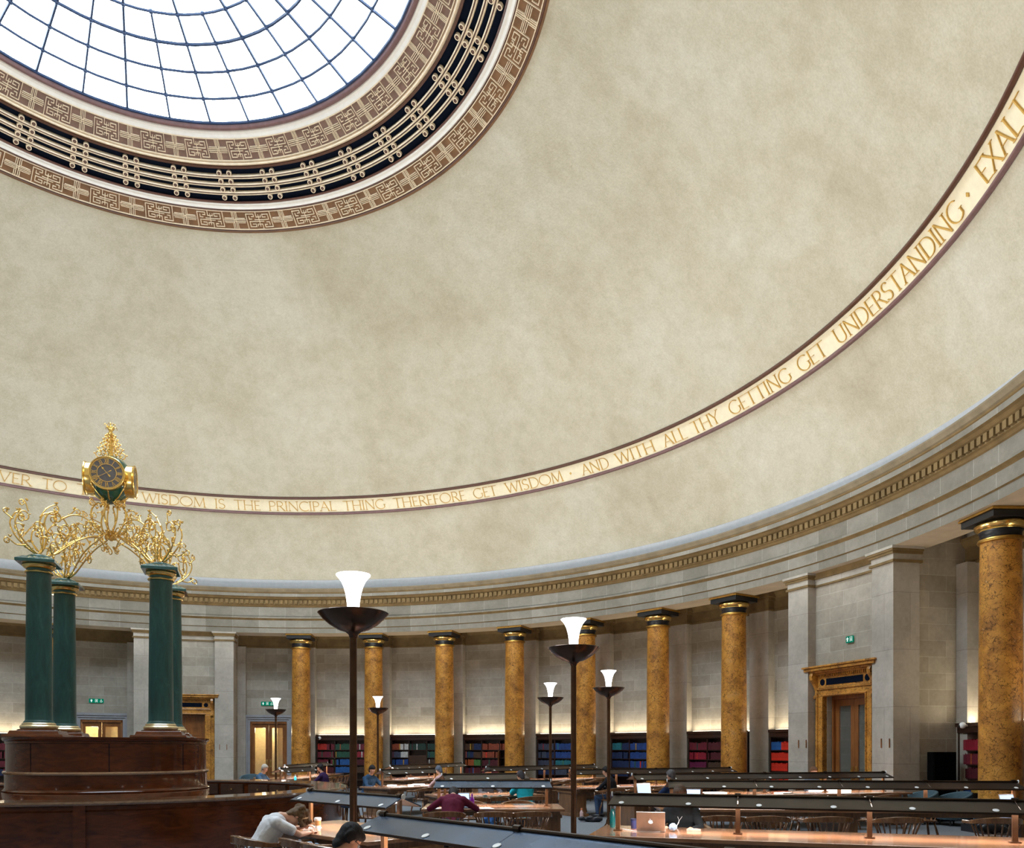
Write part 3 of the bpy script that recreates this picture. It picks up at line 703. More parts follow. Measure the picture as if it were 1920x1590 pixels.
qs=[((-1,-1),'front left green column under the clock, largest of the four'),((-1,1),'rear left green column, overlapped by the front left one'),
    ((1,-1),'front right green column under the clock'),((1,1),'rear right green column, mostly hidden behind the front right one')]
for i,((a,b),lab) in enumerate(qs):
    x=KX+a*cos(KR)-b*sin(KR)*1.0; y=KY+a*sin(KR)+b*cos(KR)
    if i==0: t0.location=(x,y,0); t0.rotation_euler=(0,0,KR); t0['label']=lab
    else: dup(t0,(x,y,0),KR,lab)
# ---- clock
ck=thing('ornate_clock','gilded four-faced clock on golden scrollwork above the green columns','clock',(KX,KY,5.1),KR)
Z=-5.1
lathe_part([(.02,6.42+Z),(.13,6.47+Z),(.26,6.57+Z),(.35,6.70+Z),(.395,6.86+Z),(.39,7.01+Z),(.345,7.14+Z),(.26,7.24+Z),(.15,7.31+Z),(.03,7.34+Z)],'clock_body',M['green_enamel'],ck,40)
for k in range(4):
    MM=Matrix.Rotation(PI/2*k,4,'Z')@Matrix.Translation((0,0,6.88+Z))@Matrix.Rotation(PI/2,4,'X')@Matrix.Diagonal((.94,.94,.83,1))   # local z -> -y
    mb=MB(); mb.lathe([(.31,.30),(.315,.36),(.318,.37),(.318,.49),(.33,.50),(.338,.525),(.328,.54),(.31,.535),(.305,.52)],48,M=MM)
    b=mb.build('dial_drum',M['gold'],ck,smooth='auto')
    mb=MB(); mb.lathe([(.308,.51),(.308,.522)],48,M=MM); d=mb.build('clock_dial',M['dialgrey'],ck)
    mb=MB()
    def ring(r0,r1,z=.524,n=48):
        base=len(mb.v)
        for q in range(n):
            a=2*PI*q/n
            for rr,zz in ((r0,z),(r0,z+.006),(r1,z+.006),(r1,z)): mb.v.append(tuple(MM@Vector((rr*cos(a),rr*sin(a),zz))))
        for q in range(n):
            o1=base+4*q;o2=base+4*((q+1)%n)
            for i in range(4): mb.face((o1+i,o2+i,o2+(i+1)%4,o1+(i+1)%4))
    ring(.172,.183); ring(.292,.303)
    for q in range(60):
        a=2*PI*q/60; mb.box((.286,0,.526),(.008,.006,.006),M=MM@Matrix.Rotation(a,4,'Z'))
    NUM=['XII','I','II','III','IIII','V','VI','VII','VIII','IX','X','XI']
    for h,s_ in enumerate(NUM):
        a=PI/2-2*PI*h/12; F=MM@Matrix.Rotation(a-PI/2,4,'Z')@Matrix.Translation((0,.235,.526))
        wd={'I':.016,'V':.04,'X':.04}; tot=sum(wd[c] for c in s_)+.004*(len(s_)-1); x=-tot/2
        for c in s_:
            w=wd[c]; cx=x+w/2
            if c=='I': mb.box((cx,0,0),(.009,.088,.006),M=F)
            if c=='V':
                for sg in (-1,1): mb.box((0,0,0),(.008,.092,.006),M=F@Matrix.Translation((cx+sg*.010,0,0))@Matrix.Rotation(-sg*.22,4,'Z'))
            if c=='X':
                for sg in (-1,1): mb.box((0,0,0),(.008,.096,.006),M=F@Matrix.Translation((cx,0,0))@Matrix.Rotation(sg*.38,4,'Z'))
            x+=w+.004
    mb.build('roman_numerals',M['gold'],d)
    for nm,ang_,L,w in (('hour_hand',-41,.15,.016),('minute_hand',-122,.235,.010)):
        mb=MB(); F=MM@Matrix.Rotation(R(-ang_),4,'Z')
        mb.box((0,L/2-.05,.54),(w*.6,L+.1,.006),M=F); mb.box((0,L*.72,.541),(w*2,w*2,.006),M=F@Matrix.Identity(4)); mb.box((0,-.075,.541),(w*1.6,.05,.006),M=F)
        mb.build(nm,M['gold'],d)
# swags below body
mb=MB()
def spiral(cx,cz,r0,turns,a0,sgn=1,n=26,r1=.012):
    return [(cx+(r0+(r1-r0)*i/n)*cos(a0+sgn*turns*2*PI*i/n),cz+(r0+(r1-r0)*i/n)*sin(a0+sgn*turns*2*PI*i/n)) for i in range(n+1)]
def smooth_curve(P,n=7):
    out=[];P=[P[0]]+list(P)+[P[-1]]
    for i in range(1,len(P)-2):
        for k in range(n):
            t_=k/n; o=[]
            for d_ in range(len(P[0])):
                a,b,c,e=P[i-1][d_],P[i][d_],P[i+1][d_],P[i+2][d_]
                o.append(.5*((2*b)+(-a+c)*t_+(2*a-5*b+4*c-e)*t_*t_+(-a+3*b-3*c+e)*t_**3))
            out.append(tuple(o))
    out.append(tuple(P[-2])); return out
for k in range(8):
    MM=Matrix.Rotation(PI/4*k,4,'Z')
    P=smooth_curve([(.10,6.47),(.22,6.52),(.34,6.62),(.41,6.70),(.40,6.77),(.35,6.76),(.355,6.72)])
    mb.tube([(x,0,z+Z) for x,z in P],.013,6,M=MM)
mb.build('body_scrolls',M['gold'],ck,smooth=True)
# finial
mb=MB(); mb.lathe([(.05,7.30+Z),(.06,7.36+Z),(.03,7.42+Z),(.045,7.5+Z),(.025,7.58+Z),(.035,7.66+Z),(.02,7.74+Z),(.05,7.78+Z),(.03,7.82+Z),(.06,7.87+Z),(.075,7.90+Z),(.02,7.90+Z),(.02,7.96+Z),(.0,8.0+Z)],12)
for k in range(8):
    MM=Matrix.Rotation(PI/4*k,4,'Z'); big=1 if k%2==0 else .72
    for z0,r0,rr in ((7.30,.20,.075),(7.42,.155,.06),(7.53,.12,.048),(7.63,.085,.036),(7.71,.055,.026)):
        r0*=big; S=spiral(r0,z0+rr+Z,rr,1.15,-PI/2,1,16)
        mb.tube([(x,0,z) for x,z in S],.0095,5,M=MM)
        mb.ball((r0+rr+.012,0,z0+rr*1.1+Z),.016,6,M=MM); mb.ball((r0*.6,0,z0+.02+Z),.013,6,M=MM); mb.ball((r0,0,z0+rr*2+.012+Z),.013,6,M=MM)
    P=smooth_curve([(.03,7.84),(.07,7.88),(.10,7.93),(.13,7.93),(.14,7.89)] if k%2 else [(.03,7.86),(.05,7.92),(.045,7.97),(.02,7.99)])
    mb.tube([(x,0,z+Z) for x,z in P],[.016*(1-.6*i/len(P)) for i in range(len(P))],5,M=MM,flat=.6)
mb.build('finial',M['gold'],ck,smooth=True)
# four scrolled arms, one in the plane of each column (s = distance from the centre)
def curl(P,r,sgn,turns=1.3):
    # continue a stem into a tightening spiral
    Q=smooth_curve(P); (x0,z0),(x1,z1)=Q[-2],Q[-1]; L=math.hypot(x1-x0,z1-z0); dx,dz=(x1-x0)/L,(z1-z0)/L
    cx,cz=x1-dz*r*sgn,z1+dx*r*sgn; a0=math.atan2(z1-cz,x1-cx); n=20
    return Q+[(cx+r*(1-.78*i/n)*cos(a0+sgn*turns*2*PI*i/n),cz+r*(1-.78*i/n)*sin(a0+sgn*turns*2*PI*i/n)) for i in range(1,n+1)]
ARM=[(curl([(1.41,5.12),(1.60,5.22),(1.80,5.40),(1.88,5.60),(1.80,5.78)],.10,1),1.0),
 (curl([(1.43,5.12),(1.34,5.28),(1.31,5.50),(1.36,5.72),(1.28,5.90),(1.14,5.94)],.09,1),1.1),
 (curl([(1.34,5.12),(1.14,5.20),(.95,5.36),(.74,5.53),(.50,5.66),(.26,5.74),(.10,5.84)],.07,1),1.1),
 (curl([(1.40,5.80),(1.26,6.00),(1.12,6.10)],.07,1),.8),(curl([(1.14,5.92),(.95,5.90),(.83,5.76)],.11,1),.9),
 (curl([(1.02,5.86),(.84,5.98),(.66,6.00),(.48,5.92),(.38,5.80)],.09,-1),.9),(curl([(.85,5.98),(.76,6.10)],.06,1),.7),
 (curl([(.10,5.80),(.24,5.92),(.33,6.10),(.30,6.28),(.20,6.40)],.05,1,1),1.2),(curl([(.06,5.92),(.14,6.08),(.16,6.26),(.13,6.38)],.045,-1,1),1.1),
 (curl([(.28,6.32),(.38,6.38)],.065,-1),.8),(curl([(1.02,5.30),(1.12,5.44),(1.06,5.58)],.10,1),.8),
 (curl([(1.20,5.18),(1.27,5.30)],.075,1),.75),(curl([(.66,5.60),(.70,5.44)],.08,1),.8),(curl([(.46,5.68),(.44,5.80)],.07,1),.75),
 (curl([(1.62,5.26),(1.78,5.24),(1.90,5.32)],.06,-1),.8),(curl([(1.86,5.66),(1.96,5.76)],.055,1),.7),(curl([(1.60,5.86),(1.62,6.0)],.065,-1),.7),
 (curl([(.30,5.74),(.18,5.66),(.10,5.56)],.05,1),.8),(curl([(1.44,5.2),(1.52,5.36),(1.50,5.52)],.08,1),.85),(curl([(1.7,5.3),(1.72,5.45)],.075,1),.7),(curl([(.9,5.42),(.84,5.56)],.06,-1),.7),
 (curl([(1.33,5.45),(1.22,5.52)],.06,-1),.7),(curl([(.6,5.95),(.58,6.08)],.05,1),.65),(curl([(.22,6.0),(.38,6.02)],.07,1),.7)]
for k in range(4):
    MM=Matrix.Rotation(R(45+90*k),4,'Z'); mb=MB(); rn=random.Random(5+k)
    def flower(c,r):
        c=Vector(c); mb.ball(c,r*.5,6,M=MM)
        for q in range(5):
            al=2*PI*q/5+rn.random(); d_=Vector((cos(al),sin(al)*.8,.45+.3*rn.random())).normalized()*r
            mb.tube([c,c+d_*.6,c+d_],[r*.2,r*.38,r*.08],5,M=MM,flat=.6)
    for gi,(Q,wt) in enumerate(ARM):
        n=len(Q); two=gi<3
        for side in ((-.05,.05) if two else (rn.uniform(-.10,.10),)):
            pts=[(s,side*(math.sin(PI*i/n)*1.4+.15),z+Z) for i,(s,z) in enumerate(Q)]
            mb.tube(pts,[.0165*wt*(1-.4*i/n) for i in range(n)],6,M=MM)
            mb.ball(pts[-1],.020*wt,6,M=MM)
            for i in range(6,n-8,9):
                p_=Vector(pts[i]); d_=Vector((rn.uniform(-1,1),rn.uniform(-.8,.8),rn.uniform(.1,1))).normalized()*.05
                mb.tube([p_,p_+d_*.6,p_+d_],[.008,.018,.004],5,M=MM,flat=.5)
        m_=Q[n-20] if n>22 else Q[n//2]; flower((m_[0],0,m_[1]+Z+.02),.055*wt)
    for sg in (-1,1):
        for P,r in (([(1.34,5.5),(1.26,5.66)],.08),([(1.0,5.42),(.93,5.55)],.07),([(.55,5.72),(.60,5.84)],.07),([(1.38,5.2),(1.46,5.34)],.07),([(1.7,5.42),(1.62,5.56)],.07),([(.75,5.6),(.78,5.78)],.06)):
            Q=curl(P,r,1 if sg>0 else -1); n=len(Q)
            pts=[(s,sg*(.05+.26*i/n),z+Z) for i,(s,z) in enumerate(Q)]
            mb.tube(pts,[.013*(1-.4*i/n) for i in range(n)],5,M=MM); flower(pts[n//3],.045)
    mb.build('scroll_arm',M['gold'],ck,smooth=True)
# ---- ring counter
t=thing('ring_counter','curved dark mahogany counter encircling the kiosk','counter',(0,0,0))
mb=MB(); mb.revolve([(4.36,0),(4.36,.10),(4.33,.12),(4.33,.80),(4.36,.83),(4.36,.88),(4.39,.90)],n=128,flip=False,mi=0); mb.revolve([(3.80,.92),(3.80,0)],n=128)
mb.build('counter_front',M['mahog'],t,smooth='auto')
mb=MB(); mb.revolve([(4.34,.90),(4.42,.90),(4.43,.925),(4.42,.955),(3.78,.955),(3.77,.93),(3.78,.90),(4.34,.90)],n=128)
mb.build('counter_top',M['mahog_lt'],t,smooth='auto')
for k in range(16):
    for a_,b_ in ((1.0,10.4),(11.6,21)):
        mb=MB(); mb.arcbox(3.74,3.80,22.5*k+a_,22.5*k+b_,.62,.86,0,n=3); df=mb.build('drawer_front',M['door_dk'],t)
        a=R(22.5*k+(a_+b_)/2); mb=MB(); mb.ball((3.725*cos(a),3.725*sin(a),.74),.02,6); mb.build('drawer_knob',M['brass'],df)
for k in range(4):
    mb=MB(); mb.box((4.36,0,.46),(.09,.16,.90),M=Matrix.Rotation(R(90*k+289.5),4,'Z')); mb.build('counter_pilaster',M['mahog'],t)

# ------------------------------------------------------------------ TORCH LAMPS
def make_torch():
    t=thing('torch_lamp','x','lamp',(0,0,0),0,'tall bronze torch lamps')
    lathe_part([(.20,0),(.20,.03),(.17,.06),(.10,.10),(.06,.16),(.045,.24)],'base',M['bronze'],t,24)
    mb=MB(); mb.lathe([(.036,.2),(.034,2.78)],16,cap=False); mb.build('pole',M['bronze_pole'],t,smooth=True)
    lathe_part([(.034,2.74),(.045,2.77),(.075,2.795),(.14,2.815),(.22,2.86),(.285,2.915),(.32,2.958),(.33,2.968),(.325,2.974),(.31,2.962),(.27,2.925),(.2,2.88),(.1,2.85),(.02,2.84)],'dish',M['bronze'],t,40)
    mb=MB(); mb.lathe([(.04,2.85),(.052,2.90),(.054,2.98),(.060,3.07),(.072,3.15),(.090,3.215),(.112,3.265),(.138,3.30),(.158,3.32),(.160,3.33),(.15,3.33),(.13,3.31),(.02,3.25)],32); mb.build('glass_shade',M['shade'],t,smooth='auto')
    return t
tor=make_torch()
TL=[((5.99,-7.88),'largest torch lamp, left of centre with glowing white trumpet shade'),((8.32,-5.38),'second largest torch lamp in front of the amber columns'),
    ((9.74,1.06),'torch lamp just right of the second largest one, lower in the picture'),((8.77,4.13),'torch lamp left of the second largest one, between amber columns'),
    ((3.8,9.1),'small distant torch lamp in front of the second amber column'),((.40,9.95),'small distant torch lamp beside the far exit sign'),
    ((-5.95,7.75),'distant torch lamp mostly hidden behind the front left green column'),
    ((-9.4,-2.9),'torch lamp on the far left side of the room, outside the picture'),((-4.9,-8.5),'torch lamp left of the entrance side, outside the picture'),((.6,-9.9),'torch lamp nearest the photographer on the left, outside the picture')]
for i,((x,y),lab) in enumerate(TL):
    if i==0: o=tor; o.location=(x,y,0); o['label']=lab
    elif i<7: o=dup(tor,(x,y,0),0,lab)
    else: o=dup(tor,(x,y,0),0,lab)
    l=bpy.data.lights.new('torch_bulb','SPOT'); l.energy=P_TORCH; l.color=(1,.95,.86); l.shadow_soft_size=.12; l.spot_size=R(168); l.spot_blend=.45
    if True:
        lo=bpy.data.objects.new('torch_bulb',l); COL.objects.link(lo); lo.location=(x,y,3.44); lo.rotation_euler=(PI,0,0)

# ------------------------------------------------------------------ READING TABLES
disc=MB(); disc.lathe([(.034,0),(.036,.004),(.033,.007),(.0,.008)],20); disc_me=None
def make_table(name_lab,p0,p1,group,near=False):
    blue=('nearest' in name_lab or 'coffee' in name_lab or 'maroon' in name_lab)  # tables whose hoods carry the skylight's blue in their colour
    dx,dy=p1[0]-p0[0],p1[1]-p0[1]; L=math.hypot(dx,dy); rz=math.atan2(dy,dx)
    t=thing('reading_table',name_lab,'table',(p0[0],p0[1],0),rz,group)
    W=1.24; mb=MB(); mb.box((L/2,0,.712),(L+.44,W,.046)); bevel(mb.build('tabletop',M['table'],t),.008,3)
    mb=MB(); mb.box((L/2,0,.655),(L+.30,W-.16,.07)); mb.build('apron',M['tablewood'],t)
    n=2 if L<3 else 3
    for k in range(n):
        x=(-.02 if k==0 else L+.02) if k in(0,n-1) else L/2
        mb=MB(); mb.box((x,0,.34),(.30,W-.42,.56)); mb.box((x,0,.04),(.36,W-.30,.08)); mb.box((x,0,.60),(.34,W-.3,.05)); bevel(mb.build('leg_pedestal',M['tablewood'],t),.008)
    nseg=max(1,round(L/1.49)); xs=[.03+(L-.06)*k/nseg for k in range(nseg+1)]
    for x in xs:
        mb=MB(); mb.box((x,0,.93),(.05,.035,.40)); mb.box((x,0,.742),(.10,.08,.014)); mb.build('lamp_post',M['tablewood'] if x in (xs[0],xs[-1]) else M['bronze_pole'],t)
    # gabled hood
    h=MB(); y1=.255; zr=1.163; ze=1.058; th=.014
    for i in range(nseg):
        a,b=(xs[i] if i else -.02)+.003,(xs[i+1] if i<nseg-1 else L+.02)-.003
        for sg in (-1,1):
            vs=[(a,0,zr),(b,0,zr),(b+(.03 if i==nseg-1 else 0),sg*y1,ze),(a-(.03 if i==0 else 0),sg*y1,ze)]
            vs2=[(x,y*.985,z-th) for x,y,z in vs]
            fs=[(0,1,2,3),(7,6,5,4),(0,4,5,1),(2,6,7,3),(1,5,6,2),(0,3,7,4)]
            h.add(vs+vs2,fs)
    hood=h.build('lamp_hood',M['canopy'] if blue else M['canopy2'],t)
    r_=MB(); r_.tube([(-.03,0,zr+.006),(L+.03,0,zr+.006)],.016,8)
    for sg in (-1,1): r_.box((L/2,sg*(y1-.004),ze-.006),(L+.07,.012,.02))
    for x in xs: r_.tube([(x-.03,0,zr+.012),(x+.03,0,zr+.012)],.026,8)
    r_.build('hood_edging',M['canopyedge'],hood)
    for x,sg in ((-.035,-1),(L+.035,1)):
        mb=MB(); mb.lathe([(.028,0),(.032,.005),(.028,.010),(.0,.012)],20,M=Matrix.Translation((x,0,zr+.006))@Matrix.Rotation(sg*PI/2,4,'Y')); mb.build('end_disc',M['whitedisc'],hood)
    u=MB(); u.box((L/2,.07,1.10),(L-.3,.03,.03)); u.box((L/2,-.07,1.10),(L-.3,.03,.03)); u.build('lamp_tube',M['tube'],hood)
    nd=max(2,round(L/.76)); tilt=math.atan2(zr-ze,y1)
    src=None
    for k in range(nd+1):
        x=.10+(L-.2)*k/nd
        for sg in (-1,1):
            if src is None:
                src=MB(); src.lathe([(.030,0),(.031,.004),(.027,.007),(.0,.008)],20); src=src.build('light_disc',M['whitedisc'],hood); o=src
            else:
                o=src.copy(); COL.objects.link(o); o.parent=hood
            y=sg*(y1-.05); z=zr-(zr-ze)*abs(y)/y1
            o.location=(x,y,z+.001); o.rotation_euler=(-sg*tilt if False else (-tilt if sg>0 else tilt),0,0)
    l=bpy.data.lights.new('hood_light','AREA'); l.shape='RECTANGLE'; l.size=L-.2; l.size_y=.30; l.energy=P_HOOD*L; l.color=(1,.89,.83); l.spread=R(165)
    lo=bpy.data.objects.new('hood_light',l); COL.objects.link(lo); lo.parent=t; lo.location=(L/2,0,1.045)
    return t,L,rz
def rad_(th,r0,r1):
    a=R(AX+th); return (r0*cos(a),r0*sin(a)),(r1*cos(a),r1*sin(a))
TB={}
GO='long oak tables of the outer ring'; GI='short oak tables of the inner ring'
TB['A']=make_table('nearest oak reading table under the big blue-lit hood at bottom centre',(6.39,-8.83),(9.55,-12.42),GO)
TB['D']=make_table('long oak table with the silver laptop, lower right foreground',(8.76,-5.91),(13.97,-7.6),GO)
TB['E']=make_table('long oak table just behind the silver laptop table',(10.3,-2.0),(15.8,-2.5),GO)
TB['F']=make_table('long oak table second behind the silver laptop table, ending before the marble doorcase',(10.3,1.28),(16.36,2.83),GO)
p=rad_(10,10.56,15.9); TB['G']=make_table('distant oak table whose pedestal end shows behind the second largest torch pole',p[0],p[1],GO)
p=rad_(30,10.56,15.9); TB['H']=make_table('distant oak table behind the teal-shirted reader',p[0],p[1],GO)
p=rad_(50,10.56,15.9); TB['K']=make_table('distant oak table, fourth hood back, left of the teal-shirted reader',p[0],p[1],GO)
p=rad_(70,10.56,15.9); TB['L']=make_table('furthest oak table before the first amber column',p[0],p[1],GO)
TB['B']=make_table('oak table with the coffee cup where the white-shirted reader leans',(4.95,-5.13),(6.28,-6.48),GI)
TB['C']=make_table('oak table where the maroon-sweater reader sits',(6.38,-1.97),(8.26,-1.97),GI)
TB['J']=make_table('oak table where the teal-shirted reader sits',(6.3,1.23),(8.0,1.95),GI)
p=rad_(30,6.6,8.5); TB['M']=make_table('small oak table just right of the tall torch pole, strewn with papers',p[0],p[1],GI)
p=rad_(60,6.6,8.5); TB['N']=make_table('small far oak table where the grey-haired reader sits',p[0],p[1],GI)

# ------------------------------------------------------------------ CHAIRS
def make_chair(detail):
    t=thing('spindle_armchair','x','chair',(0,0,0))
    mb=MB(); pts=[]
    for k in range(24):
        a=2*PI*k/24; r=.235; x=.245*math.copysign(abs(cos(a))**.75,cos(a)); y=.225*math.copysign(abs(sin(a))**.8,sin(a)); pts.append((x,y))
    mb.prism(pts,.425,.46); bevel(mb.build('seat',M['chair'],t),.012,3)
    for sx in (-1,1):
        for sy in (-1,1):
            mb=MB(); mb.tube([(sx*.16,sy*.15,.43),(sx*.20,sy*.19,.22),(sx*.235,sy*.225,0)],[.018,.021,.014],8); mb.build('leg',M['chair'],t,smooth=True)
    if detail:
        mb=MB(); 
        for sx in (-1,1): mb.tube([(sx*.215,-.205,.15),(sx*.215,.205,.15)],.011,6)
        mb.tube([(-.215,0,.15),(.215,0,.15)],.011,6); mb.build('stretcher',M['chair'],t,smooth=True)
    # bow rail: front of chair is +y; back at -y
    bow=[]
    for k in range(25):
        a=R(-200+220*k/24)  # from left arm round the back to the right arm
        bow.append((.315*cos(a),-.02+.27*sin(a) if sin(a)<0 else -.02+.30*sin(a)*1.0,.655+.05*max(0,-sin(a))))
    bow=[(-.31,.24,.645)]+bow[2:-2]+[(.31,.24,.645)]
    mb=MB(); b0=len(mb.v)
    n=len(bow); 
    vs=[];fs=[]
    for i,p in enumerate(bow):
        p=Vector(p); q=Vector(bow[min(i+1,n-1)])-Vector(bow[max(i-1,0)]); q.z=0; q.normalize(); nn=Vector((q.y,-q.x,0)); w=.031
        hh=.024+.020*max(0,-p.y/.29)
        for a_,b_ in ((-w,-hh),(w,-hh),(w,hh),(-w,hh)): vs.append(tuple(p+nn*a_+Vector((0,0,b_))))
    for i in range(n-1):
        for k in range(4): fs.append((i*4+k,i*4+(k+1)%4,i*4+4+(k+1)%4,i*4+4+k))
    fs+= [(0,3,2,1),(4*n-4,4*n-3,4*n-2,4*n-1)]
    mb.add(vs,fs); bevel(mb.build('arm_rail',M['chair'],t),.008)
    ks=[1,3,5,7,9,11,13,15,17,19] if detail else [1,4,7,10,13,16,19]
    ks=[k for k in ks if k<n]
    if detail:
        for k in ks:
            p=Vector(bow[k]); q=Vector((p.x*.74,p.y*.74,.45)); mb=MB(); m_=(p+q)/2
            mb.tube([q,m_,p],[.009,.0125,.009],6); mb.build('spindle',M['chair'],t,smooth=True)
    else:
        mb=MB()
        for k in ks: p=Vector(bow[k]); mb.tube([(p.x*.74,p.y*.74,.45),tuple(p)],.011,5)
        mb.build('spindles',M['chair'],t)
    return t
ch_near=make_chair(True); ch_far=make_chair(False); used={'n':0,'f':0}
CHS=[]
def chair(x,y,facing,label,near,group):
    key='n' if near else 'f'; src=ch_near if near else ch_far
    rz=facing-PI/2
    if not used[key]:
        used[key]=1; o=src; o.location=(x,y,0); o.rotation_euler=(0,0,rz); o['label']=label; o['group']=group
    else: o=dup(src,(x,y,0),rz,label,group)
    CHS.append((x,y)); return o
def side_pt(tb,s,off):
    t,L,rz=TB[tb]; x0,y0=t.location.x,t.location.y
    return (x0+s*cos(rz)-off*sin(rz), y0+s*sin(rz)+off*cos(rz)), rz
ORDN=['first','second','third','fourth','fifth','sixth','seventh']
DESC={'A':'nearest bottom-edge table','B':'coffee cup table','C':"maroon-sweater table",'D':'silver laptop table','E':'blue-white screen table','F':'table by the doorcase','G':'table by the black-clad reader','H':"table behind the teal reader",'K':'fourth hood back from centre','L':'table by the far doors','J':"teal reader's table",'M':'paper-strewn small table','N':"grey-haired reader's table"}
def seat(tb,s,off,kind='armchair',near=False,extra=''):
    (x,y),rz=side_pt(tb,s,off); f=rz-PI/2 if off>0 else rz+PI/2
    return x,y,f
def row(tb,ss,off,near,what,jit=.05,skip=()):
    side='far' if off>0 else 'near'
    for i,s in enumerate(ss):
        if i in skip: continue
        x,y,f=seat(tb,s,off+random.uniform(-jit,jit)); f+=random.uniform(-.12,.12)
        lab='oak armchair, %s from left, %s side of the %s'%(ORDN[i],side,DESC[tb])
        assert len(lab.split())<=16 and 'armchair' in lab,lab
        chair(x,y,f,lab,near,'oak spindle armchairs at the reading tables')
row('E',[-.08,.53,1.16,2.02,2.98,4.32],-1.66,True,'',.02)
row('C',[.18,.98,1.52],-.98,True,'')            # first one carries the maroon-sweater reader
row('C',[.5,1.4],.98,True,'')
chair(4.70,-6.44,R(38),'oak spindle armchair in which the white-shirted reader sits, left bottom',True,'oak spindle armchairs at the reading tables')
row('B',[1.30,1.88],-.86,True,'')                  # white-shirted reader, then the one with the jacket
row('A',[.75,1.35],.95,True,'')
row('B',[.5],.95,True,'')
row('D',[.72],.95,True,'')
row('F',[.6,1.4,2.9,3.6,4.4,5.4],-.98,False,'')
row('F',[1.5,3.0,5.0],.98,False,'')
row('E',[.5,1.5,2.5,3.5,4.5],.98,False,'')
for tb in 'GHKL':
    row(tb,[.5,1.3,2.1,2.9,3.9],-.98,False,''); row(tb,[.7,1.9,3.4],.98,False,'')
row('J',[.3,1.55],-.98,False,''); row('J',[.4,1.5],.98,False,'')
row('M',[.5,1.4],-.98,False,''); row('M',[.7],.98,False,'')
row('N',[.4,1.3],-.98,False,''); row('N',[.7],.98,False,'')
o=chair(5.05,-.75,R(70),'oak spindle armchair standing alone left of the maroon reader, by the counter',True,'oak spindle armchairs at the reading tables')
# stool beside the counter
t=thing('round_stool','dark round-topped stool beside the curved counter, behind the torch pole','stool',(4.72,-.75,0))
lathe_part([(.17,.62),(.20,.63),(.205,.66),(.19,.68),(.02,.69)],'seat',simple('navy_vinyl',(.03,.05,.10),.35),t,28)
for k in range(4):
    a=R(45+90*k); mb=MB(); mb.tube([(.13*cos(a),.13*sin(a),.62),(.20*cos(a),.20*sin(a),0)],.017,8); mb.build('leg',M['chair'],t,smooth=True)
# tub armchairs
TUBM=simple('teal_grey_upholstery',(.06,.11,.14),.8)
def make_tub():
    t=thing('tub_armchair','x','armchair',(0,0,0))
    mb=MB(); mb.lathe([(.30,.14),(.34,.20),(.35,.36),(.33,.42),(.05,.44)],24); mb.build('seat_cushion',TUBM,t,smooth='auto')
    mb=MB(); n=18
    for k in range(n+1):
        a=R(160+220*k/n); zt=.60+.16*math.sin(PI*k/n)
        mb.v+=[(.30*cos(a),.30*sin(a),.36),(.385*cos(a),.385*sin(a),.16),(.40*cos(a),.40*sin(a),zt),(.33*cos(a),.33*sin(a),zt)]
    for k in range(n):
        for i in range(4): mb.face((4*k+i,4*k+(i+1)%4,4*k+4+(i+1)%4,4*k+4+i))
    mb.face((0,3,2,1)); mb.face((4*n,4*n+1,4*n+2,4*n+3)); bevel(mb.build('curved_back',TUBM,t,smooth='auto'),.02,3)
    for k in range(4):
        a=R(45+90*k); mb=MB(); mb.tube([(.22*cos(a),.22*sin(a),.16),(.25*cos(a),.25*sin(a),0)],.016,6); mb.build('leg',M['black'],t)
    return t
tub=make_tub()
tubs=[((17.05,2.65),'teal-grey tub armchair, leftmost of three left of the largest marble column'),((17.55,2.2),'teal-grey tub armchair, middle of three left of the largest marble column'),((17.95,1.45),'teal-grey tub armchair nearest the largest marble column'),((-1.75,14.3),'teal-grey tub armchair left of the far oak glazed doors')]
for i,((x,y),lab) in enumerate(tubs):
    rz=math.atan2(y,x)+PI/2
    if i==0: tub.location=(x,y,0); tub.rotation_euler=(0,0,rz); tub['label']=lab; tub['group']='teal tub armchairs'
    else: dup(tub,(x,y,0),rz,lab)

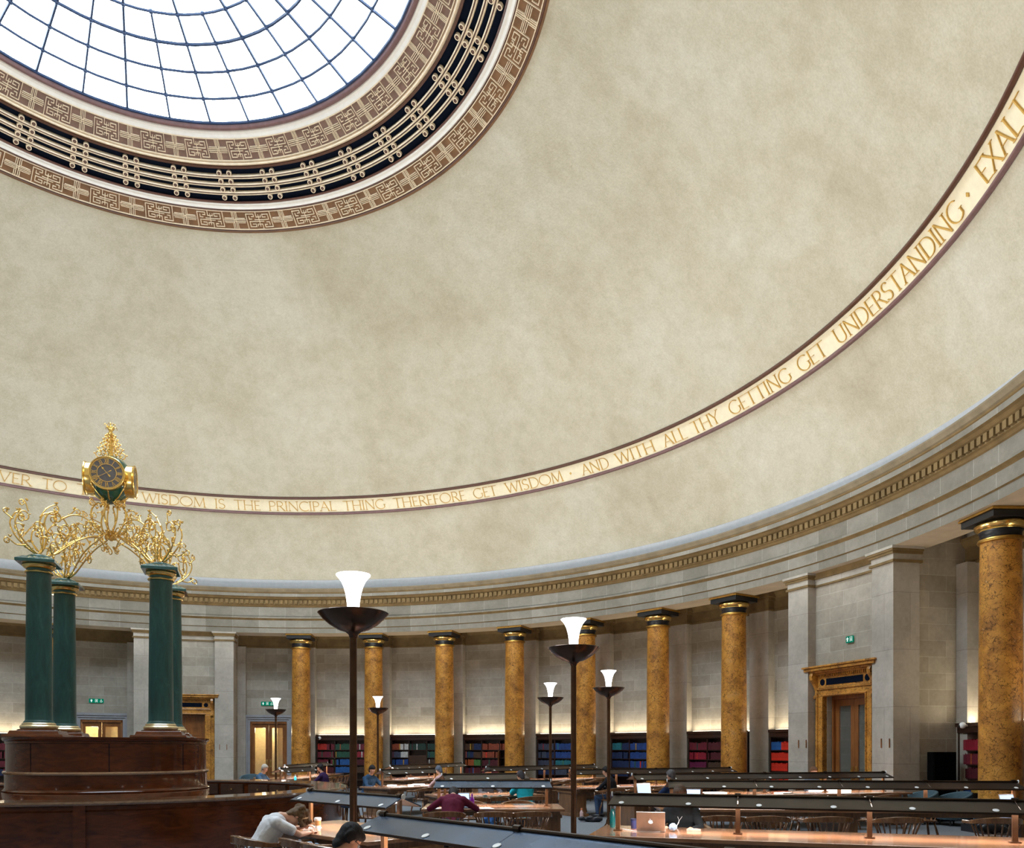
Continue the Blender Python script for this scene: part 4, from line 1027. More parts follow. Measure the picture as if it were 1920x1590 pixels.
# ------------------------------------------------------------------ BOOKCASES AND BOOKS
PAL={'red':(.42,.02,.012),'maroon':(.14,.010,.022),'dkred':(.075,.006,.012),'green':(.012,.075,.045),'dkgreen':(.01,.04,.03),'leaf':(.06,.17,.04),'blue':(.01,.09,.30),'royal':(.008,.045,.20),'navy':(.006,.020,.075),
'slate':(.04,.05,.085),'teal':(.01,.14,.18),'rust':(.24,.045,.018),'orange':(.33,.07,.015),'white':(.5,.5,.48),'plum':(.12,.006,.045),'brown':(.06,.028,.015),'scarlet':(.62,.025,.008),'ochre':(.40,.22,.03),'crimson':(.26,.008,.025)}
BM={k:simple('book_cloth_'+k,v,.55,vary=.25,scale=12) for k,v in PAL.items()}
GILT=simple('gilt_label',(.45,.33,.14),.4)
SH=[1.67,1.34,1.01,.68,.35,.06]
BK={ # bay angle from the axis: rows (top four) of three sections, left to right as seen
 70:[['red,maroon','green','maroon'],['maroon','green','crimson'],['maroon','blue','dkred'],['dkred','blue','brown']],
 60:[['rust,white','dkgreen','dkgreen'],['slate,white','*','green'],['royal','*','brown'],['navy','*','dkred']],
 50:[['brown,navy','rust','#'],['navy,brown','rust','#'],['orange,leaf','dkred','#'],['dkred','maroon','#']],
 40:[['slate','royal','navy'],['slate,navy','royal','navy'],['slate','teal','navy'],['navy','slate','navy']],
 30:[['teal,navy','royal','royal'],['navy','royal','navy'],['navy','royal','navy'],['navy','navy','navy']],
 20:[['maroon','dkred','navy'],['crimson','dkred','teal'],['plum','brown','teal'],['dkred','brown','teal']],
 10:[['blue,scarlet','scarlet','navy'],['scarlet','scarlet','navy'],['scarlet','red','navy'],['scarlet','red','navy']],
 -10:[['crimson','crimson','crimson'],['maroon','maroon','maroon'],['dkred','dkred','dkred'],['royal,ochre','ochre','royal']],
 -20:[['crimson','maroon','navy'],['maroon','maroon','navy'],['maroon','maroon','navy'],['navy','navy','navy']],
 110:[['red','maroon','navy'],['red','maroon','navy'],['dkred','maroon','navy'],['navy','navy','navy']]}
BLAB={70:'between the first two amber columns',60:'between the second and third amber columns',50:'between the third and fourth amber columns',40:'between the fourth and fifth amber columns',30:'between the fifth and sixth amber columns',20:'between the sixth and seventh amber columns',10:'right of the seventh amber column',-10:'left of the largest amber column',-20:'beyond the largest amber column',110:'at the far left edge'}
BLABS={70:'between first two amber columns',60:'between second and third amber columns',50:'between third and fourth amber columns',40:'between fourth and fifth amber columns',30:'between fifth and sixth amber columns',20:'between sixth and seventh amber columns',10:'right of seventh amber column',-10:'left of largest amber column',-20:'beyond largest amber column',110:'at far left edge'}
BCOL={70:'red and green',60:'mixed blue and teal',50:'rust-coloured',40:'slate blue',30:'navy',20:'maroon',10:'scarlet',-10:'crimson',-20:'crimson',110:'red'}
books=[]; WB=2.42
for d_,rows in BK.items():
    a=R(AX+d_); rad=19.08; bx,by=rad*cos(a),rad*sin(a)
    lab='mahogany bookcase of %s volumes %s'%(BCOL[d_],BLAB[d_])
    t=thing('bookcase',lab,'bookcase',(bx,by,0),a+PI/2,'built-in bookcases along the wall')
    w=WB; 
    mb=MB()
    for sg in (-1,1): mb.box((sg*(w/2-.025),.17,1.08),(.05,.32,2.16))
    mb.box((0,.015,1.1),(w,.02,2.1)); mb.box((0,.17,.03),(w,.3,.06)); mb.box((0,.16,2.06),(w,.3,.02)); bevel(mb.build('carcass',M['shelf'],t),.004)
    mb=MB(); mb.box((0,.17,2.16),(w+.02,.35,.16)); mb.box((0,.18,2.25),(w+.06,.40,.05)); mb.box((0,.36,2.29),(w+.06,.04,.05)); bevel(mb.build('cornice',M['shelf'],t),.006)
    for k in (1,2): mb=MB(); mb.box((w/2-w*k/3,.17,1.05),(.035,.30,2.0)); mb.build('divider',M['shelf'],t)
    for z in SH: mb=MB(); mb.box((0,.16,z-.0125),(w-.08,.29,.025)); mb.build('shelf',M['shelf'],t)
    mb=MB(); mb.box((0,.10,2.31),(w-.1,.06,.03)); mb.build('light_strip',M['ledstrip'],t)
    l=bpy.data.lights.new('cove_light','AREA'); l.shape='RECTANGLE'; l.size=w-.1; l.size_y=.12; l.energy=P_COVE; l.color=(1,.84,.58)
    lo=bpy.data.objects.new('cove_light',l); COL.objects.link(lo); lo.parent=t; lo.location=(0,.17,2.33); lo.rotation_euler=(R(180-12),0,0)
    # seen from the room, local +x is the viewer's left
    for sct in range(3):
        xl=w/2-w*sct/3-.03; xr=w/2-w*(sct+1)/3+.03
        for ri in range(4):
            key=rows[ri][sct]
            if key in '*#':
                if ri==1 and key=='*': mb=MB(); mb.box(((xl+xr)/2,.32,.9),(xl-xr+.02,.02,1.05)); bevel(mb.build('cabinet_door',M['door_dk'],t),.004)
                if ri==0 and key=='#': mb=MB(); mb.box((xr+.22,.335,1.15),(.44,.03,.95)); mb.box((xl+.02,.40,1.15),(.03,.16,.95)); bevel(mb.build('cabinet_door',M['door'],t),.004)
                if key=='*' or ri>0: continue
            names=key.split(',') if key!='#' else ['rust']
            x=xl; i=0
            while x>xr+.03:
                bw=random.uniform(.036,.052); 
                c=names[0] if (len(names)==1 or x>xl-(xl-xr)*.5) else names[1]
                if random.random()<.05: c=random.choice(list(PAL))
                if d_==30 and ri==0 and sct==0 and i<1: c='teal'
                if random.random()<.02: x-=bw*1.2; continue
                dist=math.hypot(bx-7.26,by+15.2)
                books.append((dist+ri*.0+(.2*sct),d_,ri,sct,x-bw/2,bw,c,names[0],random.uniform(.225,.262)*(1 if ri else 1.03),t)); x-=bw+.0015; i+=1
# the three hundred that show largest stand as things of their own
def vis(b):
    # visible bays: weight those hidden behind columns last
    d_,sct=b[1],b[3]; hid={(-10,1),(-10,2),(-20,0),(-20,1),(-20,2),(10,2),(20,2),(30,2),(40,2),(50,2),(60,2),(110,1),(110,2)}
    return (1 if (d_,sct) in hid or (d_==-10 and b[4]<0) else 0, b[0], b[2])
books.sort(key=vis)
bookmesh={}; rest={}
RW=['top','second','third','fourth']
def bookgeo(w,h):
    mb=MB(); d=.17
    mb.box((0,0,h/2),(w-.002,d,h)); return mb
nb=0
for b in books:
    _,d_,ri,sct,x,bw,c,nm,h,t=b; a=t.rotation_euler.z
    z=SH[ri]; yl=.225
    wx=t.location.x+x*cos(a)-yl*sin(a); wy=t.location.y+x*sin(a)+yl*cos(a)
    if nb<300:
        key=(round(bw,3),round(h,2),c)
        if key not in bookmesh:
            mb=MB(); hh=key[1]; ww=key[0]-.002; mb.box((0,0,hh/2),(ww,.17,hh)); 
            ob=bevel(mb.build('book',[BM[c],GILT]),.003); 
            mm=ob.data; bookmesh[key]=ob; o=ob
        else: o=bookmesh[key].copy(); COL.objects.link(o)
        o.location=(wx,wy,z); o.rotation_euler=(0,0,a)
        sec=['left','middle','right'][sct]
        tag(o,'%s volume, %s shelf, %s section, bookcase %s'%({'dkred':'dark-red','dkgreen':'dark-green'}.get(c,c),RW[ri],sec,BLABS[d_]),'book','%s books, %s shelf, %s section, bookcase %s'%(c,RW[ri],sec,BLAB[d_]))
        nb+=1
    else:
        MM=Matrix.Translation((wx,wy,z))@Matrix.Rotation(a,4,'Z')
        rest.setdefault('all',[]).append((MM,bw,h,c))
mb=MB(); cs=list(PAL)
for MM,bw,h,c in rest['all']: mb.box((0,0,h/2),(bw-.003,.17,h),cs.index(c),M=MM)
tag(mb.build('book_rows',[BM[c] for c in cs]),'rows of cloth-bound volumes filling the more distant built-in bookcases','books',kind='stuff')

# ------------------------------------------------------------------ SMALL WALL THINGS
def cam_ball(label,x,y,z):
    t=thing('security_camera',label,'camera',(x,y,z),math.atan2(y,x)+PI/2,'white security cameras on the bookcases')
    mb=MB(); mb.ball((0,.06,0),.075,14); mb.box((0,0,.0),(.06,.1,.05)); mb.build('housing',M['white'],t,smooth=True)
    mb=MB(); mb.ball((.03,.10,-.01),.045,12); mb.build('lens_dome',M['black'],t,smooth=True)
def polar(deg,r): return (r*cos(R(deg)),r*sin(R(deg)))
x,y=polar(90.2,18.62); cam_ball('tiny round white camera on the bookcase left of the tall torch pole',x,y,2.17)
x,y=polar(9.35,18.58); cam_ball('white dome camera on the bookcase left of the largest amber column',x,y,2.25)
def cabinet():
    t=thing('black_cabinet','tall black cabinet against the stone return left of the largest amber column','cabinet',(0,0,0))
    a=R(AX-6.35); rr=18.2; t.location=(rr*cos(a)+.16*sin(a),rr*sin(a)-.16*cos(a),0); t.rotation_euler=(0,0,a)
    mb=MB(); mb.box((0,0,.84),(.62,.20,1.58)); bevel(mb.build('body',M['void'],t),.01); mb=MB(); mb.box((0,0,.025),(.56,.18,.05)); mb.build('plinth',M['dark'],t)
    for sg in (-1,1): mb=MB(); mb.box((sg*.15,-.105,.84),(.28,.012,1.5)); mb.build('door',M['void'],t)
cabinet()
def bracket(deg,lab,z):
    t=thing('sign_bracket',lab,'bracket',(*polar(deg,17.045),z),R(deg)+PI/2,'pairs of brown bars on the stone piers')
    for sg in (-1,1): mb=MB(); mb.box((sg*.14,.012,0),(.02,.02,.22)); mb.build('bar',M['door'],t)
bracket(21.55,'two short brown upright bars on the pier left of the right-hand marble doorcase',1.84)
bracket(11.6,'two short brown upright bars on the pier right of the right-hand marble doorcase',1.84)
bracket(102.1,'two small brown fixing points on the far stone pier by the oak doors',1.78)

# ------------------------------------------------------------------ TABLE THINGS
ZT=.735
def at(tb,s,off,z=ZT): (x,y),rz=side_pt(tb,s,off); return x,y,z,rz
def item(name,lab,cat,tb,s,off,drz=0,group=None):
    x,y,z,rz=at(tb,s,off); return thing(name,lab,cat,(x,y,z),rz+drz,group)
def laptop(lab,x,y,z,rz,lid,screen,w=.34,d=.235,open_=105,logo=False,group='open laptops'):
    t=thing('laptop',lab,'laptop',(x,y,z),rz,group)    # user sits at -y
    mb=MB(); mb.box((0,0,.009),(w,d,.018)); base=bevel(mb.build('keyboard_base',lid,t),.004)
    k=MB(); k.box((0,.03,.0195),(w*.86,d*.45,.003)); k.build('keys',M['black'],base)
    MM=Matrix.Translation((0,d/2,.016))@Matrix.Rotation(R(90-open_+0)*1.0,4,'X')
    MM=Matrix.Translation((0,d/2,.016))@Matrix.Rotation(-R(open_-90),4,'X')
    mb=MB(); mb.box((0,.004,d/2),(w,.008,d),M=MM); L=bevel(mb.build('lid',lid,t),.004)
    s=MB(); s.box((0,-.0012,d/2),(w*.92,.003,d*.88),M=MM); s.build('screen',screen,L)
    if logo:
        g=MB(); c=(0,d/2)
        pts=[]
        for q in range(28):
            al=2*PI*q/28; r=.024*(1+.10*cos(2*al)-.06*abs(math.sin(al*1.0)) ); xx,yy=r*cos(al),r*sin(al)*1.08
            if yy>.017 and abs(xx)<.008: yy-=.004
            dd=math.hypot(xx+.030,yy-.006)
            if dd<.012: xx+= (.012-dd)
            pts.append((xx,yy))
        mm=MM@Matrix.Translation((0,.0085,d/2-.004))@Matrix.Rotation(-PI/2,4,'X')@Matrix.Diagonal((1,1,1,1))
        g.prism([(x_,-y_) for x_,y_ in pts],0,.0012,M=mm)
        g.prism([(-.001,-.027),(.002,-.031),(.009,-.039),(.010,-.034),(.006,-.028)],0,.0012,M=mm)
        g.build('fruit_logo',M['signlogo'],L)
    return t
M['signlogo']=emis('logo_glow',(1,1,1),1.6)
M['screen']=emis('laptop_screen',(.55,.72,1),1.6)
M['screen2']=emis('bright_screen',(.45,.68,1),3.5)
def cup(lab,x,y,z):
    t=thing('coffee_cup',lab,'cup',(x,y,z))
    lathe_part([(.031,0),(.031,.004),(.0335,.035)],'cup_bottom',M['white'],t,24); lathe_part([(.0337,.034),(.0345,.036),(.041,.094),(.0405,.096)],'sleeve',simple('tan_card',(.50,.27,.10),.7),t,24)
    lathe_part([(.040,.09),(.0425,.108),(.044,.110),(.044,.116),(.041,.120),(.039,.130),(.03,.131),(.005,.131)],'lid',M['white'],t,24)
x,y=5.17,-5.66; cup('white takeaway coffee cup with tan sleeve in front of the white-shirted reader',x,y,ZT)
def sheet(name,lab,cat,x,y,z,rz,w,d,h=.004,mat=None,group=None):
    mb=MB(); mb.box((0,0,h/2),(w,d,h)); o=bevel(mb.build(name,mat or M['white'],loc=(x,y,z),rot=(0,0,rz)),min(.0015,h/3)); return tag(o,lab,cat,group)
sheet('open_notebook','white open notebook under the white-shirted reader\'s hand','notebook',5.04,-5.62,ZT,.4,.30,.21,.008)
sheet('smartphone','dark phone lying beyond the white notebook','phone',5.02,-5.32,ZT,.9,.08,.15,.009,M['black'])
sheet('pen','white pen lying beside the coffee cup','pen',5.12,-5.93,ZT,.3,.13,.009,.008)
x,y,z,rz=at('A',.42,.30); sheet('paper_sheet','large bright white sheet on the nearest table, right of the dark-haired reader','paper',x,y,z,rz,.42,.30)
# laptop group on the silver laptop table (reader faces the camera)
laptop('silver laptop with glowing apple-shaped logo, seen from behind, lower right',9.17,-5.98,ZT,R(166),M['steel'],M['screen'],w=.325,logo=True,open_=108)
t=thing('tumbler','dark blue lidded tumbler left of the silver laptop','tumbler',(9.02,-5.68,ZT)); lathe_part([(.033,0),(.036,.004),(.040,.10)],'body',simple('navy_steel',(.02,.03,.11),.3),t,24); lathe_part([(.041,.098),(.042,.115),(.036,.122),(.01,.124)],'lid',simple('navy_lid',(.01,.012,.04),.4),t,24)
def bottle(lab,x,y,z,col,h=.24,r=.033,cap=(.05,.05,.05),name='water_bottle'):
    t=thing(name,lab,'bottle',(x,y,z)); lathe_part([(r*.9,0),(r,.01),(r,h*.66),(r*.55,h*.8),(r*.42,h*.86)],'body',simple('bottle_%s'%lab[:10],col,.15,coat=.5),t,20); lathe_part([(r*.48,h*.85),(r*.48,h),(r*.1,h+.004)],'cap',simple('cap_%s'%lab[:8],cap,.4),t,16)
bottle('tall teal bottle at the left end of the silver laptop table',8.78,-5.55,ZT,(.005,.16,.17),.27)
bottle('purple water bottle in front of the maroon-sweater reader',6.98,-2.42,ZT,(.30,.02,.42),.23,.036,(.28,.02,.4))
def crumple(name,lab,cat,x,y,z,mats,sc,seed=1,n=5,group=None,zr=0):
    mb=MB(); rn=random.Random(seed); n=n*3
    for k in range(n):
        mb.ball((rn.uniform(-.5,.5)*sc[0],rn.uniform(-.5,.5)*sc[1],sc[2]*rn.uniform(.32,.62)),sc[2]*rn.uniform(.22,.40),12,sc=(sc[0]/sc[2]*.6,sc[1]/sc[2]*.6,1))
    o=mb.build(name,mats,loc=(x,y,z),rot=(0,0,zr)); remesh(o,.016,4)
    tx=bpy.data.textures.new(name,'CLOUDS'); tx.noise_scale=.09; d=o.modifiers.new('folds','DISPLACE'); d.texture=tx; d.strength=.035; d.mid_level=.5
    return tag(o,lab,cat,group)
crumple('crumpled_wrapper','crumpled blue and white wrapper right of the silver laptop','wrapper',9.40,-6.06,ZT,simple('blue_white_plastic',(.25,.42,.85),.35,vary=.6,scale=30),(.10,.08,.11),3)
sheet('paperback','small pinkish paperback right of the wrapper','book',9.66,-6.02,ZT,.3,.13,.10,.028,simple('pink_cover',(.5,.28,.22),.6))
mb=MB(); P=smooth_curve([(8.86,-5.78,ZT+.006),(8.93,-5.98,ZT+.006),(9.02,-6.12,ZT+.006),(9.18,-6.16,ZT+.006),(9.31,-6.05,ZT+.008)]); mb.tube(P,.0035,6); tag(mb.build('charging_cable',M['white'],smooth=True),'thin white cable running left from the silver laptop','cable')
laptop('open laptop with pale screen in front of the maroon-sweater reader',6.80,-2.40,ZT,R(4),M['black'],M['screen'],w=.30)
sheet('loose_paper','loose white paper right of the maroon-sweater reader','paper',7.2,-2.45,ZT,.3,.21,.3)
sheet('loose_paper','loose white paper left of the maroon-sweater reader','paper',6.36,-2.45,ZT,-.3,.21,.3)
x,y,z,rz=at('E',.32,-.15); laptop('wide glowing blue-white screen on the table behind the silver laptop table',x,y,z,-.05,M['black'],M['screen2'],w=.42,d=.28,open_=94)
bpy.data.objects[-1] if False else None
x,y,z,rz=at('E',5.35,-.35); laptop('open laptop with blue screen at the right edge of the picture',x,y,z,.35,M['steel'],M['screen'],w=.33)
x,y,z,rz=at('E',4.75,-.2); t=thing('orange_pot','small orange pot left of the right-edge laptop','pot',(x,y,z)); lathe_part([(.04,0),(.05,.02),(.05,.09),(.04,.10),(.01,.102)],'body',simple('orange_plastic',(.8,.16,.03),.4),t,20)
x,y,z,rz=at('F',.2,-.25); laptop('pale laptop left of the dark blue-shirted reader',x+.0,y,z,R(20),M['steel'],M['screen'],w=.33)
x,y,z,rz=at('N',1.0,.05); t=bottle('bright blue bottle on the grey-haired reader\'s far table',x,y,z,(.01,.35,.75),.22)
pp=[('M',.35,-.35),('M',.6,.3),('M',.9,-.25),('M',1.3,-.3),('M',1.5,.25)]
for i,(tb,s,o_) in enumerate(pp):
    x,y,z,rz=at(tb,s,o_); sheet('loose_paper','white papers on the small table just right of the tall torch pole','paper',x,y,z,rz+i*.7,.28,.21,.01+.01*(i%3),group='papers on the small table right of the torch pole')
for i,(tb,s,o_,w) in enumerate([('F',2.0,.2,.5),('F',3.4,-.3,.3),('F',4.7,.3,.3),('G',1.0,-.3,.4),('H',.9,-.3,.3),('G',2.4,.25,.3),('K',1.0,-.3,.3)]):
    x,y,z,rz=at(tb,s,o_); sheet('open_book','open white book lying on the %s, %s'%(DESC[tb],['near its left end','at its middle','towards its right end','near its left end','near its left end','at its middle','near its left end'][i]),'book',x,y,z,rz+.2*i,w,.26,.02)
x,y,z,rz=at('F',5.2,.25); sheet('document_tray','long pale tray at the right end of the table before the marble doorcase','tray',x,y,z,rz,.5,.3,.05)
# bags, coats
BAG=simple('bright_blue_nylon',(.03,.16,.55),.5,vary=.6,scale=16); JK=simple('blue_grey_denim',(.20,.28,.38),.8,vary=.5,scale=12); GC=simple('grey_green_fleece',(.09,.12,.11),.85,vary=.5,scale=12); BK_=simple('black_nylon',(.012,.014,.02),.45,vary=.4)
x,y,f=seat('C',.98,-.95); crumple('rucksack','bright blue bag on the chair right of the maroon-sweater reader','bag',x-.08,y+.02,.47,BAG,(.16,.14,.24),5)
x,y,f=seat('B',1.30,-.84); crumple('denim_jacket','blue-grey jacket heaped on the chair right of the white-shirted reader','jacket',x,y+.03,.47,JK,(.24,.2,.26),8)
x,y,f=seat('J',.75,-.86); crumple('fleece_coat','grey-green coat heaped on a chair left of the teal-shirted reader','coat',x,y,.47,GC,(.34,.18,.32),11,7)
chair(x,y,f,'oak spindle armchair under the grey-green coat, left of the teal reader',False,'oak spindle armchairs at the reading tables')
x,y,f=seat('E',4.32,-1.66); crumple('black_coat','shiny black coat draped in the rightmost front-row armchair','coat',x,y,.47,BK_,(.34,.2,.2),14,7)
crumple('black_rucksack','black rucksack on the floor beneath the black-clothed reader','bag',9.62,3.05,0,BK_,(.42,.22,.16),17,6)
bottle('clear-pink bottle standing on the floor by the black rucksack',9.45,3.35,0,(.5,.35,.35),.30,.045,(.6,.2,.1))

# ------------------------------------------------------------------ PEOPLE
SK=NT('skin'); b=SK.bsdf((.62,.34,.23),.5); b.inputs['Subsurface Weight'].default_value=.08; SK.col(SK.ramp(SK.noise(SK.coord(),9,3),[(.3,(.56,.29,.19)),(.7,(.68,.40,.28))])); SKIN=SK.mat
SK2=simple('tan_skin',(.50,.27,.16),.5,vary=.1)
def fabric(n,c): return simple(n,c,.85,spec=.2,vary=.12,scale=7)
def hair(n,c):
    t=NT(n); t.bsdf(c,.62,spec=.3); f=t.noise(t.coord(scale=(30,30,5)),3,5,.7,1.2); a=tuple(x*.5 for x in c); b_=tuple(min(1,x*1.7) for x in c); t.col(t.ramp(f,[(.3,a),(.7,b_)])); t.bump(f,.8,.01); return t.mat
def person(label,x,y,facing,shirt,hairm,trousers,lean=.5,head_pitch=.7,head_yaw=0,head_roll=0,hands=((-.12,.50,.76),(.12,.50,.76)),elbows=((-.27,.30,.765),(.27,.30,.765)),sleeve='long',longhair=False,near=False,skin=None,glasses=False,scale=.94,hairstyle='short',extra=None,headoff=(0,0,0)):
    skin=skin or SKIN
    t=thing('person',label,'person',(x,y,0),facing-PI/2); t.scale=(scale,)*3
    vox=.0075 if near else .013
    pel=Vector((0,-.02,.56)); sp=Vector((0,sin(lean),cos(lean)))
    waist=pel+sp*.18; chest=pel+sp*.36; neck0=pel+sp*.50+Vector((0,.01,0)); 
    nd=Vector((sin(head_yaw)*sin(head_pitch),cos(head_yaw)*sin(head_pitch),cos(head_pitch))); nd=(nd*.5+sp*.5).normalized()
    head=neck0+nd*.20+Vector(headoff)
    HR=Matrix.Rotation(-head_yaw,4,'Z')@Matrix.Rotation(-head_pitch,4,'X')@Matrix.Rotation(head_roll,4,'Y')
    HM=Matrix.Translation(head)@HR
    sh=[chest+Vector((sg*.175,.01,.075)) for sg in (-1,1)]
    def cap(mb,pts,rads,n=12,sub=4):
        pts=[Vector(p) for p in pts]
        for i in range(len(pts)-1):
            for k in range(sub+1):
                f=k/sub; 
                if i and k==0: continue
            
        mb.tube(pts,rads,n); 
        for p,r in zip(pts,rads): mb.ball(p,r*.995,n)
    body=MB()
    def bal(mb,c,r,sc,M_=None): mb.ball(c,r,14,M=M_,sc=sc)
    # head: skull, face, jaw, nose, ears (local: +y is the face)
    bal(body,(0,-.012,.03),.092,(.83,1.04,1.02),HM); bal(body,(0,.028,-.03),.070,(.88,.9,1.15),HM); bal(body,(0,.045,-.075),.040,(1,.8,.8),HM)
    body.tube([HM@Vector((0,.085,.012)),HM@Vector((0,.108,-.022)),HM@Vector((0,.098,-.035))],[.008,.013,.010],8); body.ball(HM@Vector((0,.100,-.028)),.013,8)
    for sg in (-1,1): body.ball((sg*.078,-.005,.0),.028,10,M=HM,sc=(.35,.8,1.15))
    bal(body,(0,.088,-.058),.016,(1.5,.5,.5),HM)
    cap(body,[neck0-sp*.06,neck0+sp*.03,head+ (neck0-head)*.35],[.062,.056,.056])
    # torso core
    cap(body,[pel,waist,chest],[.12,.115,.13]); 
    for i,sg in enumerate((-1,1)):
        e=Vector(elbows[i]); h=Vector(hands[i]); s=sh[i]
        cap(body,[s,(s+e)/2,e],[.05,.046,.038]); w=h+(e-h).normalized()*.085; cap(body,[e,(e+w)/2,w],[.038,.034,.025])
        d=(h-w).normalized(); up=Vector((0,0,1)); lat=d.cross(up); lat=lat.normalized() if lat.length>.1 else Vector((1,0,0)); nrm=lat.cross(d)
        body.tube([w,w+d*.04,w+d*.085],[.024,.034,.034],12,flat=.5); body.ball(w+d*.05,.033,12)
        th=-lat*sg
        for q,(o_,ln,r) in enumerate(((-.028,.062,.0085),(-.0095,.075,.009),(.0095,.07,.009),(.028,.052,.008))):
            b0=w+d*.078+lat*o_; a1=b0+d*ln*.5+lat*o_*.25; a2=a1+d*ln*.35-nrm*ln*.32; a3=a2+d*ln*.08-nrm*ln*.22
            body.tube([b0,a1,a2,a3],[r*1.1,r*1.05,r,r*.8],8); [body.ball(p_,r,8) for p_ in (a1,a2,a3)]
        b0=w+d*.02-lat*sg*-.028*0+ (lat*(-sg))*.022; a1=b0+d*.035+(lat*(-sg))*.022; a2=a1+d*.028
        body.tube([b0,a1,a2],[.013,.011,.009],8); [body.ball(p_,.0105,8) for p_ in (a1,a2)]
    legs=[]
    for sg in (-1,1):
        hp=Vector((sg*.09,0,.55)); kn=Vector((sg*.13,.43,.53)); an=Vector((sg*.13,.40,.10)); to=Vector((sg*.14,.54,.045)); legs.append((hp,kn,an,to))
        cap(body,[hp,(hp+kn)/2,kn],[.075,.068,.05]); cap(body,[kn,(kn*2+an)/3,an],[.05,.048,.034]); cap(body,[an+Vector((0,-.03,-.05)),to],[.035,.028])
    o=body.build('body',skin,t,smooth=True); remesh(o,vox,3 if near else 2)
    # shirt
    s_=MB(); cap(s_,[pel+Vector((0,-.01,-.02)),pel+sp*.10,waist+sp*.04,chest,chest+sp*.08],[.145,.138,.135,.150,.125],16)
    for dx in (-.06,.06): cap(s_,[pel+Vector((dx,-.01,-.01)),waist+Vector((dx*.9,0,0)),chest+Vector((dx*1.25,0,.0)),chest+sp*.09+Vector((dx*1.2,0,0))],[.125,.12,.128,.10],16)
    cap(s_,[neck0-sp*.07,neck0-sp*.015],[.10,.068],14)
    for i in (0,1):
        e=Vector(elbows[i]); h=Vector(hands[i]); s=sh[i]; w=h+(e-h).normalized()*.10
        if sleeve=='short': q=s+(e-s)*.62; cap(s_,[chest+Vector((0,0,.06)),s,(s+q)/2,q],[.10,.076,.070,.068],14)
        else: cap(s_,[chest+Vector((0,0,.06)),s,(s+e)/2,e,(e+w)/2,w],[.10,.072,.062,.052,.046,.034],14)
    o=s_.build('shirt',shirt,t,smooth=True); remesh(o,vox*1.1,3)
    tx=bpy.data.textures.new('folds','CLOUDS'); tx.noise_scale=.12; dm=o.modifiers.new('folds','DISPLACE'); dm.texture=tx; dm.strength=.018; dm.mid_level=.5
    p_=MB()
    for hp,kn,an,to in legs: cap(p_,[hp,(hp+kn)/2,kn],[.10,.085,.068],14); cap(p_,[kn,(kn+an)/2,an+Vector((0,0,.02))],[.068,.06,.05],14)
    cap(p_,[Vector((-.08,-.03,.56)),Vector((.08,-.03,.56))],[.125,.125],14); o=p_.build('trousers',trousers,t,smooth=True); remesh(o,.013,3)
    for hp,kn,an,to in legs:
        f=MB(); cap(f,[Vector((an.x,an.y-.04,.045)),Vector(((an.x+to.x)/2,(an.y+to.y)/2,.05)),Vector((to.x,to.y+.03,.035))],[.045,.046,.034],12); o=f.build('shoe',M['black'],t,smooth=True); remesh(o,.012,2)
    # hair
    h_=MB(); bal(h_,(0,-.022,.042),.097,(.86,1.03,.98),HM); bal(h_,(0,.02,.076),.072,(.96,1.02,.60),HM); bal(h_,(0,-.055,-.005),.074,(.96,.72,1.1),HM); bal(h_,(0,-.058,-.06),.056,(1.15,.6,1.15),HM)
    for sg in (-1,1): bal(h_,(sg*.066,-.032,.018),.052,(.5,1.05,1.15),HM)
    if hairstyle=='curly':
        rn=random.Random(3)
        for k in range(60):
            al=rn.uniform(0,2*PI); ph=rn.uniform(-.1,1.5); r=.105
            c=(r*.9*cos(al)*cos(ph),-.01+r*1.05*sin(al)*cos(ph),.045+r*sin(ph)); bal(h_,c,rn.uniform(.020,.036),(1,1,1),HM)
        for k in range(40):
            bal(h_,(rn.uniform(-.10,.10),rn.uniform(.02,.13),rn.uniform(.02,.15)),rn.uniform(.018,.03),(1,1,1),HM)
    if hairstyle=='bun': bal(h_,(0,-.05,.15),.048,(1,1,1),HM)
    if hairstyle=='long':
        bal(h_,(0,-.07,-.07),.075,(1.05,.7,1.3),HM)
        for sg in (-1,1): bal(h_,(sg*.075,-.02,-.05),.04,(.7,1,1.6),HM)
    o=h_.build('hair',hairm,t,smooth=True); remesh(o,.008 if near else .013,2 if hairstyle!='curly' else 1)
    for sg in (-1,1):
        e_=MB(); e_.ball(HM@Vector((sg*.031,.077,.008)),.0105,8); e_.build('eye',M['white'],t,smooth=True); e_=MB(); e_.ball(HM@Vector((sg*.031,.0855,.007)),.0052,8); e_.build('pupil',M['black'],t,smooth=True)
    if glasses:
        g=MB()
        for sg in (-1,1):
            g.tube([HM@Vector((sg*.032+.024*cos(R(a)),.102,.008+.018*sin(R(a)))) for a in range(0,361,24)],.0025,6)
            g.tube([HM@Vector((sg*.056,.100,.012)),HM@Vector((sg*.082,.05,.012)),HM@Vector((sg*.086,-.01,.008))],.0028,6)
        g.tube([HM@Vector((-.009,.104,.012)),HM@Vector((.009,.104,.012))],.0025,6); g.build('spectacles',M['black'],t)
    if extra=='headband':
        g=MB(); g.tube([HM@Vector((.096*cos(R(a)),.03+.02*sin(R(a)),.05+.100*sin(R(a)))) for a in range(-20,201,12)],.011,6); g.build('headband',simple('ochre_headband',(.55,.40,.22),.6),t,smooth=True)
    if extra=='earphones':
        g=MB()
        for sg in (-1,1): g.tube(smooth_curve([HM@Vector((sg*.082,.0,-.01)),HM@Vector((sg*.075,.04,-.10)),Vector((sg*.06,.22,.98)),Vector((.0,.30,.86)),Vector((.02,.36,.80))]),.0026,5)
        g.build('earphones',M['white'],t)
    return t
DK=fabric('dark_trousers',(.02,.022,.03)); JN=fabric('jeans',(.04,.07,.14))
x,y,f=seat('B',.93,-.80)
